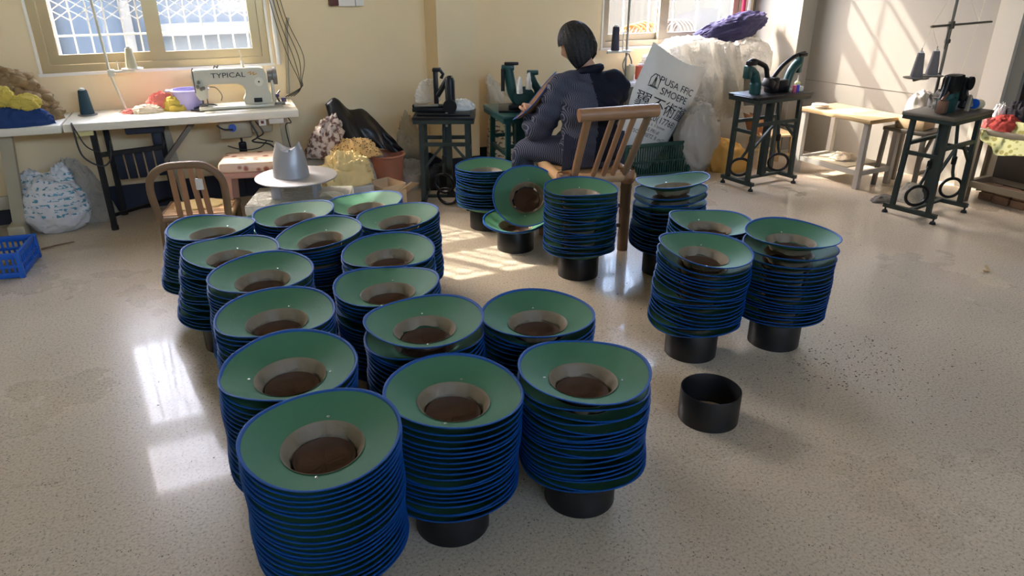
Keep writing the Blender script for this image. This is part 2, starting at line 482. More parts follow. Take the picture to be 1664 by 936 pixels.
class MB:
    def __init__(self):
        self.v = []
        self.f = []

    def add(self, vs, fs, mtx=None):
        n = len(self.v)
        if mtx is not None:
            vs = [mtx @ Vector(p) for p in vs]
        self.v += [tuple(p) for p in vs]
        self.f += [tuple(i + n for i in q) for q in fs]
        return self

    def box(self, c, s, rot=None, taper=1.0):
        x, y, z = s[0] / 2, s[1] / 2, s[2] / 2
        vs = []
        for zz, t in ((-z, 1.0), (z, taper)):
            vs += [(-x * t, -y * t, zz), (x * t, -y * t, zz), (x * t, y * t, zz), (-x * t, y * t, zz)]
        m = Matrix.Translation(c)
        if rot:
            m = m @ Euler(rot).to_matrix().to_4x4()
        return self.add(vs, [(3, 2, 1, 0), (4, 5, 6, 7), (0, 1, 5, 4), (1, 2, 6, 5), (2, 3, 7, 6), (3, 0, 4, 7)], m)

    def bbox(self, c, s, b=0.006, rot=None):
        """box with chamfered edges"""
        bm = bmesh.new()
        bmesh.ops.create_cube(bm, size=1.0)
        bmesh.ops.scale(bm, vec=s, verts=bm.verts)
        bmesh.ops.bevel(bm, geom=bm.edges[:], offset=min(b, min(s) * 0.45), segments=2, affect='EDGES', profile=0.5)
        m = Matrix.Translation(c)
        if rot:
            m = m @ Euler(rot).to_matrix().to_4x4()
        bm.verts.index_update()
        self.add([v.co.copy() for v in bm.verts], [[v.index for v in f.verts] for f in bm.faces], m)
        bm.free()
        return self

    def beam(self, p, q, w, d=None, up=(0, 0, 1)):
        p, q = Vector(p), Vector(q)
        d = d or w
        t = (q - p).normalized()
        u = Vector(up)
        if abs(t.dot(u)) > 0.98:
            u = Vector((0, 1, 0))
        s = t.cross(u).normalized()
        u = s.cross(t).normalized()
        vs = []
        for c in (p, q):
            for a, b in ((-1, -1), (1, -1), (1, 1), (-1, 1)):
                vs.append(c + s * (a * w / 2) + u * (b * d / 2))
        return self.add(vs, [(3, 2, 1, 0), (4, 5, 6, 7), (0, 1, 5, 4), (1, 2, 6, 5), (2, 3, 7, 6), (3, 0, 4, 7)])

    def tube(self, pts, r, seg=10, closed=False, caps=True, flat=1.0):
        pts = [Vector(p) for p in pts]
        n = len(pts)
        rs = r if isinstance(r, (list, tuple)) else [r] * n
        vs, fs = [], []
        prev = None
        for i, p in enumerate(pts):
            if closed:
                t = pts[(i + 1) % n] - pts[i - 1]
            else:
                t = pts[min(i + 1, n - 1)] - pts[max(i - 1, 0)]
            t = t.normalized() if t.length > 1e-9 else Vector((0, 0, 1))
            if prev is None:
                a = Vector((0, 0, 1)) if abs(t.z) < 0.9 else Vector((1, 0, 0))
                s = t.cross(a).normalized()
            else:
                s = prev - t * prev.dot(t)
                s = s.normalized() if s.length > 1e-6 else t.orthogonal().normalized()
            prev = s
            u = t.cross(s)
            for k in range(seg):
                a = 2 * PI * k / seg
                vs.append(p + s * (math.cos(a) * rs[i]) + u * (math.sin(a) * rs[i] * flat))
        m = n if closed else n - 1
        for i in range(m):
            j = (i + 1) % n
            for k in range(seg):
                l = (k + 1) % seg
                fs.append((i * seg + k, i * seg + l, j * seg + l, j * seg + k))
        if caps and not closed:
            fs.append(tuple(range(seg))[::-1])
            fs.append(tuple((n - 1) * seg + k for k in range(seg)))
        return self.add(vs, fs)

    def lathe(self, prof, seg=32, c=(0, 0, 0), mtx=None, closed=False, wob=None):
        vs, fs = [], []
        n = len(prof)
        for i, (r, z) in enumerate(prof):
            for k in range(seg):
                a = 2 * PI * k / seg
                dz = wob(i, a) if wob else 0
                vs.append((c[0] + r * math.cos(a), c[1] + r * math.sin(a), c[2] + z + dz))
        for i in range(n if closed else n - 1):
            j = (i + 1) % n
            for k in range(seg):
                l = (k + 1) % seg
                fs.append((i * seg + k, i * seg + l, j * seg + l, j * seg + k))
        return self.add(vs, fs, mtx)

    def cyl(self, c, r, h, seg=20, r2=None, mtx=None):
        r2 = r if r2 is None else r2
        return self.lathe([(0.0001, 0), (r, 0), (r2, h), (0.0001, h)], seg, c, mtx)

    def blob(self, c, rad, seed=0, amp=0.08, freq=3.0, nu=40, nv=22, ridge=True, p=1.0, rot=0.0, flat=True, lean=(0, 0), oct=3):
        """creased lump: ellipsoid with a flat underside and folded surface"""
        vs, fs = [], []
        off = Vector((seed * 7.31, seed * 3.17, seed * 1.93))
        cr, sr = math.cos(rot), math.sin(rot)
        nu, nv = int(nu * 1.35), int(nv * 1.35)
        rr_ = random.Random(seed)
        twist = Euler((rr_.uniform(0, 3), rr_.uniform(0, 3), rr_.uniform(0, 3))).to_matrix()
        for j in range(nv + 1):
            th = PI * j / nv
            for i in range(nu):
                ph = 2 * PI * i / nu
                d = Vector((math.sin(th) * math.cos(ph), math.sin(th) * math.sin(ph), math.cos(th)))
                a = noise.noise(d * freq * 0.6 + off) * 0.7
                if ridge:
                    wv = Vector((noise.noise(d * 1.7 + off), noise.noise(d * 1.7 + off * 1.3), noise.noise(d * 1.7 + off * 0.7)))
                    q = twist @ (d + wv * 0.35) * freq * 1.25
                    q.z *= 0.38
                    w = 0.9
                    for o in range(oct):
                        nn = abs(noise.noise(q + off))
                        a += w * (0.55 - 2.0 * nn) if o % 2 == 0 else w * (2.0 * nn - 0.5)
                        q = Vector((q.y * 1.9, q.z * 3.4, q.x * 1.5))
                        w *= 0.55
                else:
                    a += noise.noise(d * freq + off) + 0.5 * noise.noise(d * freq * 2 + off)
                k = 1 + amp * a
                x, y = d.x * k, d.y * k
                z = (abs(d.z) ** p) * (1 if d.z >= 0 else -1) * k
                if flat:
                    z = z if z > 0 else z * 0.02
                X, Y, Z = x * rad[0], y * rad[1], z * rad[2]
                X += lean[0] * Z
                Y += lean[1] * Z
                vs.append((c[0] + X * cr - Y * sr, c[1] + X * sr + Y * cr, c[2] + Z))
        for j in range(nv):
            for i in range(nu):
                l = (i + 1) % nu
                fs.append((j * nu + i, (j + 1) * nu + i, (j + 1) * nu + l, j * nu + l))
        return self.add(vs, fs)

    def mesh(self, name):
        me = bpy.data.meshes.new(name)
        me.from_pydata(self.v, [], self.f)
        me.validate()
        bm = bmesh.new()
        bm.from_mesh(me)
        bmesh.ops.remove_doubles(bm, verts=bm.verts, dist=1e-5)
        bmesh.ops.recalc_face_normals(bm, faces=bm.faces)
        bm.to_mesh(me)
        bm.free()
        return me

    def build(self, name, m, parent=None, loc=(0, 0, 0), rz=0.0, smooth=True, ang=38):
        me = self.mesh(name)
        return put(name, me, m, parent, loc, rz, smooth, ang)


def put(name, me, m, parent=None, loc=(0, 0, 0), rz=0.0, smooth=True, ang=38):
    if smooth:
        for p in me.polygons:
            p.use_smooth = True
        me.set_sharp_from_angle(angle=R(ang))
    if m is not None:
        me.materials.clear()
        me.materials.append(m)
    o = bpy.data.objects.new(name, me)
    COL.objects.link(o)
    o.location = loc
    o.rotation_euler = (0, 0, rz)
    if parent:
        o.parent = parent
    return o


def tag(o, label, cat, group=None, kind=None):
    o['label'] = label
    o['category'] = cat
    if group:
        o['group'] = group
    if kind:
        o['kind'] = kind
    return o


def thing(name, label, cat, loc=(0, 0, 0), rz=0.0, group=None):
    o = bpy.data.objects.new(name, None)
    o.empty_display_size = 0.1
    COL.objects.link(o)
    o.location = loc
    o.rotation_euler = (0, 0, rz)
    return tag(o, label, cat, group)


def struct(name, mb, m, parent=None, smooth=False, label=None):
    o = mb.build(name, m, parent, smooth=smooth)
    if parent is None:
        o['kind'] = 'structure'
        if label:
            o['label'] = label
    return o


def arc(c, r, a0, a1, n, plane='xz', ry=None):
    pts = []
    ry = ry or r
    for i in range(n + 1):
        a = R(a0 + (a1 - a0) * i / n)
        if plane == 'xz':
            pts.append((c[0] + r * math.cos(a), c[1], c[2] + ry * math.sin(a)))
        elif plane == 'yz':
            pts.append((c[0], c[1] + r * math.cos(a), c[2] + ry * math.sin(a)))
        else:
            pts.append((c[0] + r * math.cos(a), c[1] + ry * math.sin(a), c[2]))
    return pts


def spline(pts, n=8):
    """Catmull-Rom through points"""
    P = [Vector(p) for p in pts]
    out = []
    for i in range(len(P) - 1):
        p0, p1, p2, p3 = P[max(i - 1, 0)], P[i], P[i + 1], P[min(i + 2, len(P) - 1)]
        for k in range(n):
            t = k / n
            out.append(0.5 * ((2 * p1) + (p2 - p0) * t + (2 * p0 - 5 * p1 + 4 * p2 - p3) * t * t + (3 * p1 - p0 - 3 * p2 + p3) * t ** 3))
    out.append(P[-1])
    return out


def text_mesh(txt, size, depth=0.0006):
    cu = bpy.data.curves.new('lettering', 'FONT')
    cu.body = txt
    cu.size = size
    cu.extrude = depth
    cu.align_x = 'CENTER'
    cu.align_y = 'CENTER'
    cu.resolution_u = 3
    o = bpy.data.objects.new('lettering_tmp', cu)
    COL.objects.link(o)
    dg = bpy.context.evaluated_depsgraph_get()
    me = bpy.data.meshes.new_from_object(o.evaluated_get(dg))
    bpy.data.objects.remove(o)
    bpy.data.curves.remove(cu)
    me.name = 'lettering'
    return me

# ------------------------------------------------------------------ the room
WY = 5.9          # inner face of the back wall
WT = 0.14
W1 = (-0.70, 0.79, 1.0, 2.72)
W2 = (3.73, 5.37, 0.985, 3.15)
CH = 3.6

mb = MB()
mb.box((1.9, 1.7, -0.06), (10.4, 9.2, 0.12))
struct('floor', mb, M['floor'])
mb = MB()
mb.box((1.9, 1.7, CH + 0.05), (10.4, 9.2, 0.1))
struct('ceiling', mb, M['ceil'])


def wall_run(mb, x0, x1, holes, y, t):
    """wall along X with window holes (xa, xb, za, zb)"""
    xs = x0
    for (a, b, c, d) in holes:
        mb.box(((xs + a) / 2, y + t / 2, CH / 2), (a - xs, t, CH))
        mb.box(((a + b) / 2, y + t / 2, c / 2), (b - a, t, c))
        mb.box(((a + b) / 2, y + t / 2, (d + CH) / 2), (b - a, t, CH - d))
        xs = b
    mb.box(((xs + x1) / 2, y + t / 2, CH / 2), (x1 - xs, t, CH))


mb = MB()
wall_run(mb, -3.1, 6.9, [W1, W2], WY, WT)
wb = struct('wall_back', mb, M['wall'])
mb = MB()
mb.box((2.2025, (5.62 + WY) / 2, CH / 2), (0.345, WY - 5.62, CH))
struct('wall_pier_middle', mb, M['wall'])
mb = MB()
mb.box((5.62, (5.26 + WY) / 2, CH / 2), (0.28, WY - 5.26, CH))
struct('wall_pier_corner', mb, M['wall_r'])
mb = MB()
wall_run(mb, -3.1, 6.9, [(-0.6, 3.8, 2.53, 3.08)], -2.75, 0.2)  # unseen high opening, added to bring fill light into the room
struct('wall_rear', mb, M['ceil'])
mb = MB()
mb.box((-3.0, 1.7, CH / 2), (0.2, 9.2, CH))
struct('wall_left', mb, M['ceil'])

# right wall: runs from the corner pier towards the camera, opening outwards a little
RA = R(98)
rd = Vector((-math.cos(RA), -math.sin(RA), 0))      # towards the camera
rn = Vector((-math.sin(RA), math.cos(RA), 0)) * -1  # outward, away from the room
rn = Vector((abs(rn.x), abs(rn.y) * 1, 0))
rp0 = Vector((5.66, 5.26, 0))


def rwall_pt(s, out=0.0, z=0.0):
    p = rp0 + rd * s + Vector((math.sin(RA), -math.cos(RA), 0)) * out
    return Vector((p.x, p.y, z))


def rwall_box(mb, s0, s1, o0, o1, z0, z1):
    vs = []
    for z in (z0, z1):
        for s, o in ((s0, o0), (s1, o0), (s1, o1), (s0, o1)):
            vs.append(rwall_pt(s, o, z))
    mb.add(vs, [(3, 2, 1, 0), (4, 5, 6, 7), (0, 1, 5, 4), (1, 2, 6, 5), (2, 3, 7, 6), (3, 0, 4, 7)])


mb = MB()
rwall_box(mb, -0.05, 1.86, 0, 0.15, 0, CH)
rwall_box(mb, 3.4, 8.2, 0, 0.15, 0, CH)
rwall_box(mb, 1.86, 3.4, 0, 0.15, 2.3, CH)
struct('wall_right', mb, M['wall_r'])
mb = MB()
rwall_box(mb, 1.60, 1.775, -0.05, 0.0, 0, CH)
struct('trim_1', mb, M['column'])
# crack line and hole marks in the right wall: thin recessed dark joint
mb = MB()
rwall_box(mb, 0.0, 1.6, -0.0015, 0.0, 0.672, 0.677)
struct('trim_2', mb, M['steel_d'])
# dark ribbed door in the right wall
mb = MB()
rwall_box(mb, 1.775, 3.4, 0.06, 0.12, 0, 2.3)
d1 = struct('door_1', mb, M['door_dark'])
s = 1.80
while s < 3.38:
    mb = MB()
    rwall_box(mb, s, s + 0.045, 0.045, 0.06, 0.02, 2.28)
    mb.build('rib', M['door_dark'], d1, smooth=False)
    s += 0.11
# navy skirting
mb = MB()
mb.box(((-2.9 + 2.03) / 2, WY - 0.006, 0.095), (4.93, 0.012, 0.19))
struct('baseboard_back', mb, M['navy'])
mb = MB()
mb.box((2.2025, 5.614, 0.095), (0.345, 0.012, 0.19))
mb.box((2.024, 5.755, 0.095), (0.012, 0.29, 0.19))
struct('baseboard_pier', mb, M['navy'])
mb = MB()
mb.box(((2.375 + 5.48) / 2, WY - 0.006, 0.095), (3.105, 0.012, 0.19))
struct('baseboard_far', mb, M['navy'])


def window(idx, W, mull, mframe, split_front, grille):
    x0, x1, z0, z1 = W
    zt = 1.99 if idx == 1 else 2.15
    wn_ = MB()
    t = 0.05
    y = WY + 0.075
    # outer frame
    wn_.box((x0 + t / 2, y, (z0 + z1) / 2), (t, 0.1, z1 - z0))
    wn_.box((x1 - t / 2, y, (z0 + z1) / 2), (t, 0.1, z1 - z0))
    wn_.box(((x0 + x1) / 2, y, z0 + t / 2), (x1 - x0 - 2 * t, 0.1, t))
    wn_.box(((x0 + x1) / 2, y, z1 - t / 2), (x1 - x0 - 2 * t, 0.1, t))
    wn_.box(((x0 + x1) / 2, y, zt + 0.06), (x1 - x0 - 2 * t, 0.1, 0.10))
    win = wn_.build('window_%d' % idx, mframe, smooth=False)
    win['kind'] = 'structure'
    win['label'] = 'sliding window in a champagne aluminium frame'
    # sashes
    for k, (a, b) in enumerate(((x0 + t, mull + 0.05), (mull - 0.05, x1 - t))):
        ys = y + (0.028 if k == 0 else -0.018)
        for (c, d) in ((z0 + t, zt + 0.01),):
            s_ = MB()
            w = 0.062
            wl_, wr_ = (w, 0.1) if k == 0 else (0.1, w)
            s_.box((a + wl_ / 2, ys, (c + d) / 2), (wl_, 0.034, d - c))
            s_.box((b - wr_ / 2, ys, (c + d) / 2), (wr_, 0.034, d - c))
            s_.box(((a + wl_ + b - wr_) / 2, ys, c + 0.03), (b - a - wl_ - wr_, 0.03, 0.06))
            s_.box(((a + wl_ + b - wr_) / 2, ys, d - 0.03), (b - a - wl_ - wr_, 0.03, 0.06))
            so = s_.build('sash', mframe, win, smooth=False)
            g_ = MB()
            g_.box(((a + b) / 2, ys, (c + d) / 2), (b - a - 0.05, 0.005, d - c - 0.05))
            g_.build('glass_pane', M['frost'] if (k == 1 and idx == 1) else M['glass'], so, smooth=False)
    for (a, b) in ((x0 + t, mull), (mull, x1 - t)):
        g_ = MB()
        g_.box(((a + b) / 2, y, (zt + 0.11 + z1 - t) / 2), (b - a - 0.03, 0.005, z1 - t - zt - 0.11))
        g_.build('glass_pane', M['glass'], win, smooth=False)
    m_ = MB()
    m_.box((mull, y, (zt + 0.11 + z1 - t) / 2), (0.04, 0.06, z1 - t - zt - 0.11))
    m_.build('mullion', mframe, win, smooth=False)
    # white plastered edges of the opening and its sill
    s_ = MB()
    s_.box(((x0 + x1) / 2, WY + 0.008, z0 - 0.008), (x1 - x0 + 0.05, 0.044, 0.018))
    s_.build('sill', M['white_trim'], win, smooth=False)
    for xx in (x0 - 0.008, x1 + 0.008):
        s_ = MB()
        s_.box((xx, WY - 0.001, (z0 + z1) / 2), (0.016, 0.012, z1 - z0))
        s_.build('reveal_edge', M['white_trim'], win, smooth=False)
    return win


w1 = window(1, W1, 0.03, M['alu'], True, True)
w1['label'] = 'wide sliding window with frosted right pane above sewing table'
w2 = window(2, W2, 4.43, M['alu_g'], True, False)
w2['label'] = 'sliding window above the heap of clear plastic'

# security grille outside the left window
gr = thing('window_grille', 'white diamond security grille outside the wide window', 'grille', (0.045, 6.16, 0.98))
for i in range(15):
    b = MB()
    b.box((-0.74 + i * 0.1057, 0, 0.9), (0.011, 0.011, 1.8))
    b.build('bar', M['grille'], gr, smooth=False)
for z in (0.03, 0.24, 0.98, 1.05, 1.77):
    b = MB()
    b.box((0, 0.006, z), (1.54, 0.012, 0.012))
    b.build('crossbar', M['grille'], gr, smooth=False)
b = MB()
st_ = 0.1057
for (za, zb, k0) in ((0.34, 0.97, 0), (1.06, 1.7, 0)):
    for i in range(14):
        xa = -0.74 + i * st_
        z = za
        flip = i % 2
        while z < zb - 0.01:
            zz = min(z + 0.07, zb)
            pa, pb = (xa, xa + st_) if flip == 0 else (xa + st_, xa)
            b.beam((pa, 0, z), (pb, 0, zz), 0.007, 0.007)
            b.beam((pb, 0.007, z), (pa, 0.007, zz), 0.007, 0.007)
            z = zz
            flip = 1 - flip
dia = b.build('diamond_lattice', M['grille'], gr, smooth=False)
dia['kind'] = 'stuff'
# thin upright bars outside the right window
gr2 = thing('window_grille', 'thin upright bars outside the window above the plastic heap', 'grille', (4.55, 6.16, 0.97))
for i in range(6):
    b = MB()
    b.box((-0.72 + i * 0.29, 0, 1.1), (0.014, 0.014, 2.2))
    b.build('bar', M['grille'], gr2, smooth=False)
for z in (0.05, 1.52, 1.80, 2.17):
    b = MB()
    b.box((0, 0.008, z), (1.66, 0.02, 0.026 if z > 1 else 0.016))
    b.build('crossbar', M['grille'], gr2, smooth=False)

# outside: yard, the neighbour's low buildings
mb = MB()
mb.box((2.5, 12.2, -0.35), (40, 12.0, 0.1))
struct('ground_outside', mb, M['ext_gnd'])
mb = MB()
mb.box((-2.9, 9.75, 1.3), (8.6, 0.3, 3.2))
nb = mb.build('neighbour_building', M['ext_blue'], smooth=False)
tag(nb, 'blue grey building with a pale ledge seen through the wide window', 'building')
mb = MB()
mb.box((0.9, 9.53, 1.02), (1.75, 0.16, 0.13))
mb.build('ledge', M['ext_white'], nb, smooth=False)
for i, xx in enumerate((-1.75, -0.95, -0.2)):
    mb = MB()
    mb.box((xx, 9.56, 1.5), (0.09, 0.1, 2.9))
    mb.build('pilaster', M['ext_white'], nb, smooth=False)
for i, xx in enumerate((0.35, 0.95, 1.3)):
    mb = MB()
    mb.box((xx, 9.585, 1.55), (0.36, 0.03, 0.72))
    mb.build('window_panel', M['glass'], nb, smooth=False)
mb = MB()
mb.box((7.0, 9.0, 0.85), (10.2, 0.25, 2.3))
nb2 = mb.build('yard_wall', M['ext_cream'], smooth=False)
tag(nb2, 'pale rendered yard wall seen through the right-hand window', 'wall')
# woven hoops leaning outside the right window
for i in range(7):
    mb = MB()
    x = 4.86 + i * 0.055
    mb.tube(arc((0, 0, 0.0), 0.15, 0, 180, 14, 'yz', 0.19 - 0.01 * abs(i - 3)), 0.014, 6)
    h = mb.build('basket_hoop', M['basket_o'], loc=(x, 7.08, 0.92), rz=R(38))
    tag(h, '%s orange woven hoop from the left outside the right-hand window' % ('first', 'second', 'third', 'fourth', 'fifth', 'sixth', 'seventh')[i], 'hoop', 'orange hoops outside the window')
mb = MB()
mb.box((5.25, 7.1, 0.45), (1.6, 0.5, 0.9))
mb.box((5.25, 7.1, 0.91), (1.7, 0.56, 0.03))
tag(mb.build('yard_bench', M['ext_white'], smooth=False), 'pale block bench outside carrying the orange hoops', 'bench')
for i in range(5):
    mb = MB()
    mb.tube(arc((0, 0, 0.0), 0.13, 0, 180, 14, 'yz', 0.19), 0.013, 6)
    h = mb.build('basket_hoop', M['steel_d'], loc=(5.42 + i * 0.05, 7.12, 0.925), rz=R(38))
    tag(h, '%s grey hoop from the left, right of the orange hoops outside' % ('first', 'second', 'third', 'fourth', 'fifth')[i], 'hoop', 'grey hoops outside the window')

# wall fittings
sb = thing('switch_box', 'white electrical switch box with a dark red lever on wall', 'switch box', (1.40, 5.9, 1.38))
mb = MB()
mb.bbox((0.03, -0.03, 0.11), (0.20, 0.06, 0.2), 0.008)
mb.build('housing', M['white_trim'], sb)
mb = MB()
mb.bbox((-0.10, -0.03, 0.075), (0.07, 0.06, 0.12), 0.008)
mb.build('breaker', mat('dark_red_bakelite', (92, 48, 42), 0.5), sb)
mb = MB()
mb.box((0.06, -0.062, 0.1), (0.004, 0.006, 0.18))
mb.build('seam', M['mach_d'], sb, smooth=False)

rp_ = MB()
rp_.tube([(5.33, 5.87, 0.98), (5.33, 5.87, 3.6)], 0.021, 12)
tag(rp_.build('red_pipe', M['red_pipe']), 'crimson pipe running up beside the right-hand window', 'pipe')
rp_ = MB()
rp_.tube([(5.405, 5.875, 0.72), (5.405, 5.875, 3.6)], 0.016, 12)
tag(rp_.build('white_pipe', M['white_trim']), 'white conduit running up next to the crimson pipe', 'pipe')
for k, (xa, am) in enumerate(((5.50, 0.02), (5.54, 0.012))):
    rp_ = MB() if False else MB()
    rp_.tube(spline([(xa - 0.05, 5.885, 3.2), (xa - 0.02, 5.88, 2.3), (xa + am, 5.86, 1.5), (xa + 0.03, 5.85, 0.95), (xa + 0.01, 5.86, 0.6)], 8), 0.004, 6)
    # keep the cables in front of the pier face
    for i, v in enumerate(rp_.v):
        if v[0] > 5.462:
            rp_.v[i] = (5.462 - 0.02 * k - 0.004 * math.sin(v[2] * 9), v[1], v[2])
    tag(rp_.build('hanging_cable', M['cable']), ('inner' if k == 0 else 'outer') + ' thin cable hanging beside the corner pier', 'cable')

# left of the middle: white pipe with cables falling to the sewing table
lp = MB()
lp.tube([(0.845, 5.875, 0.99), (0.845, 5.875, 3.6)], 0.017, 12)
tag(lp.build('white_pipe', M['white_trim']), 'white conduit along the right edge of the wide window', 'pipe')
lp = MB()
lp.tube([(0.885, 5.872, 0.77), (0.93, 5.872, 1.24), (0.95, 5.872, 1.32)], 0.011, 10)
tag(lp.build('drop_pole', M['beige_m']), 'slim beige pole rising behind the end of the sewing table', 'pole')
for k in range(4):
    x = 0.80 + 0.026 * k
    lp = MB()
    lp.tube(spline([(x - 0.02, 5.86, 2.6), (x + 0.0, 5.85, 1.75), (x + 0.045, 5.84, 1.35), (x + 0.11 + 0.012 * k, 5.83, 1.05), (0.965 + 0.008 * k, 5.80, 0.88), (0.965 + 0.004 * k, 5.78, 0.81 + 0.006 * k), (0.90 - 0.02 * k, 5.72, 0.772)], 8), 0.0028, 6)
    tag(lp.build('power_cable', M['cable']), '%s from left of four dark cables falling behind the sewing table' % ('first', 'second', 'third', 'fourth')[k], 'cable', 'cables behind the sewing table')

# ------------------------------------------------------------------ hats
HR = 0.208      # outer radius
HI = 0.107      # crown opening
SEG = 72
rng = random.Random(7)


def hat_meshes(seed):
    r = random.Random(seed)
    sa, sp = r.uniform(0.004, 0.011), r.uniform(0, PI)
    s3, p3 = r.uniform(0.0, 0.004), r.uniform(0, 2 * PI)

    def dz(rad, a):
        t = max(0, (rad - 0.09) / (HR - 0.09))
        return t * t * (sa * math.cos(2 * (a - sp)) + s3 * math.cos(3 * (a - p3)))

    def prof(t):      # brim from the opening out to the edge, gently dished
        rad = HI + (HR - HI) * t
        z = 0.046 * (t ** 1.25)
        return rad, z
    th = 0.0024
    n = 9
    top = [prof(i / n) for i in range(n + 1)]
    # brim
    vs, fs = [], []
    loop = [(q[0], q[1]) for q in top] + [(q[0], q[1] - th) for q in reversed(top)]
    for (rad, z) in loop:
        for k in range(SEG):
            a = 2 * PI * k / SEG
            vs.append((rad * math.cos(a), rad * math.sin(a), z + dz(rad, a)))
    m = len(loop)
    for i in range(m):
        j = (i + 1) % m
        for k in range(SEG):
            l = (k + 1) % SEG
            fs.append((i * SEG + k, i * SEG + l, j * SEG + l, j * SEG + k))
    b = MB()
    b.add(vs, fs)
    brim = b.mesh('brim')
    # blue binding folded over the edge
    b = MB()
    pts = []
    rad, z = prof(1)
    sl = math.atan(0.046 * 1.25 / (HR - HI))
    for k in range(SEG):
        a = 2 * PI * k / SEG
        pts.append((a, rad, z + dz(rad, a) - th / 2))
    cs = []
    for q in range(8):
        e = 2 * PI * q / 8
        cs.append((0.0060 * math.cos(e) - 0.0033, 0.0028 * math.sin(e)))
    vs, fs = [], []
    for (a, rr, zz) in pts:
        for (cx, cz) in cs:
            x = rr + cx * math.cos(sl) - cz * math.sin(sl)
            z2 = zz + cx * math.sin(sl) + cz * math.cos(sl)
            vs.append((x * math.cos(a), x * math.sin(a), z2))
    for i in range(SEG):
        j = (i + 1) % SEG
        for q in range(8):
            w = (q + 1) % 8
            fs.append((i * 8 + q, j * 8 + q, j * 8 + w, i * 8 + w))
    b.add(vs, fs)
    bind = b.mesh('binding')
    # gathered sweatband hanging inside the opening
    b = MB()
    vs, fs = [], []
    ph = [r.uniform(0, 6.28) for _ in range(4)]
    rows = [(HI + 0.003, 0.004, 0), (HI - 0.001, 0.001, 0), (HI - 0.006, -0.010, 0.2), (HI - 0.011, -0.021, 0.6), (HI - 0.016, -0.031, 1.0), (HI - 0.0175, -0.031, 1.0), (HI - 0.0125, -0.021, 0.6), (HI - 0.003, -0.004, 0.1)]
    for (rad, z, w) in rows:
        for k in range(SEG):
            a = 2 * PI * k / SEG
            pl_ = w * (0.0022 * math.sin(9 * a + ph[0]) + 0.0026 * math.sin(5 * a + ph[1]) + 0.0014 * math.sin(17 * a + ph[2]))
            zz = z + w * (0.004 * math.sin(4 * a + ph[3]) + 0.003 * math.sin(7 * a + ph[1]))
            vs.append(((rad + pl_) * math.cos(a), (rad + pl_) * math.sin(a), zz))
    m = len(rows)
    for i in range(m):
        j = (i + 1) % m
        for k in range(SEG):
            l = (k + 1) % SEG
            fs.append((i * SEG + k, i * SEG + l, j * SEG + l, j * SEG + k))
    b.add(vs, fs)
    band = b.mesh('sweatband')
    # brown sheet added under the band, its dark colour imitating shade in the hole
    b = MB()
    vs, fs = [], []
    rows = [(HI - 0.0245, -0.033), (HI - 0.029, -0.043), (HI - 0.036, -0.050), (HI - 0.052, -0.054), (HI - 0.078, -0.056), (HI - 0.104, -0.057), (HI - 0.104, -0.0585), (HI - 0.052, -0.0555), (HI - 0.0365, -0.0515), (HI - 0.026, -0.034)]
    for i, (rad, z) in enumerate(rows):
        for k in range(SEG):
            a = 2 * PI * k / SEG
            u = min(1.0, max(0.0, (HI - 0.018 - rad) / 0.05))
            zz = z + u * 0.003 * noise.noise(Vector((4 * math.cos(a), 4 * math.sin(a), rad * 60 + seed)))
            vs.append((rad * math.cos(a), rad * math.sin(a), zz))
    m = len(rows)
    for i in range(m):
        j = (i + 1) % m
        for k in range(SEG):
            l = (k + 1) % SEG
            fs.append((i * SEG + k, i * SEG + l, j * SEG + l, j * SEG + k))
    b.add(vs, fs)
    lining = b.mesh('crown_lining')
    # two small metal eyelets beside the opening
    eyes = []
    for a in (R(88), R(268)):
        b = MB()
        rad, z = prof(0.17)
        b.lathe([(0.0021, 0.0005), (0.0027, 0.0017), (0.0042, 0.0014), (0.0046, 0.0)], 14, (rad * math.cos(a), rad * math.sin(a), z + 0.0004))
        eyes.append(b.mesh('eyelet'))
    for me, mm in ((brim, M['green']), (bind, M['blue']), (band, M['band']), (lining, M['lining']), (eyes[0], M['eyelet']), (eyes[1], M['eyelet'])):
        for p in me.polygons:
            p.use_smooth = True
        me.set_sharp_from_angle(angle=R(60))
        me.materials.append(mm)
    return {'brim': brim, 'binding': bind, 'sweatband': band, 'crown_lining': lining, 'eyelets': eyes}


HAT = [hat_meshes(s) for s in (3, 11, 23, 37)]


def hat(mtx, variant, label, group, eyelets=False):
    r = bpy.data.objects.new('sun_hat', None)
    r.empty_display_size = 0.05
    COL.objects.link(r)
    r.matrix_world = mtx
    tag(r, label, 'hat', group)
    H = HAT[variant]
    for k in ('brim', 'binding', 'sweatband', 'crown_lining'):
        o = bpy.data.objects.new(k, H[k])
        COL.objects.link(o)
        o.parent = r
    if eyelets:
        for me in H['eyelets']:
            o = bpy.data.objects.new('eyelet', me)
            COL.objects.link(o)
            o.parent = r
    return r


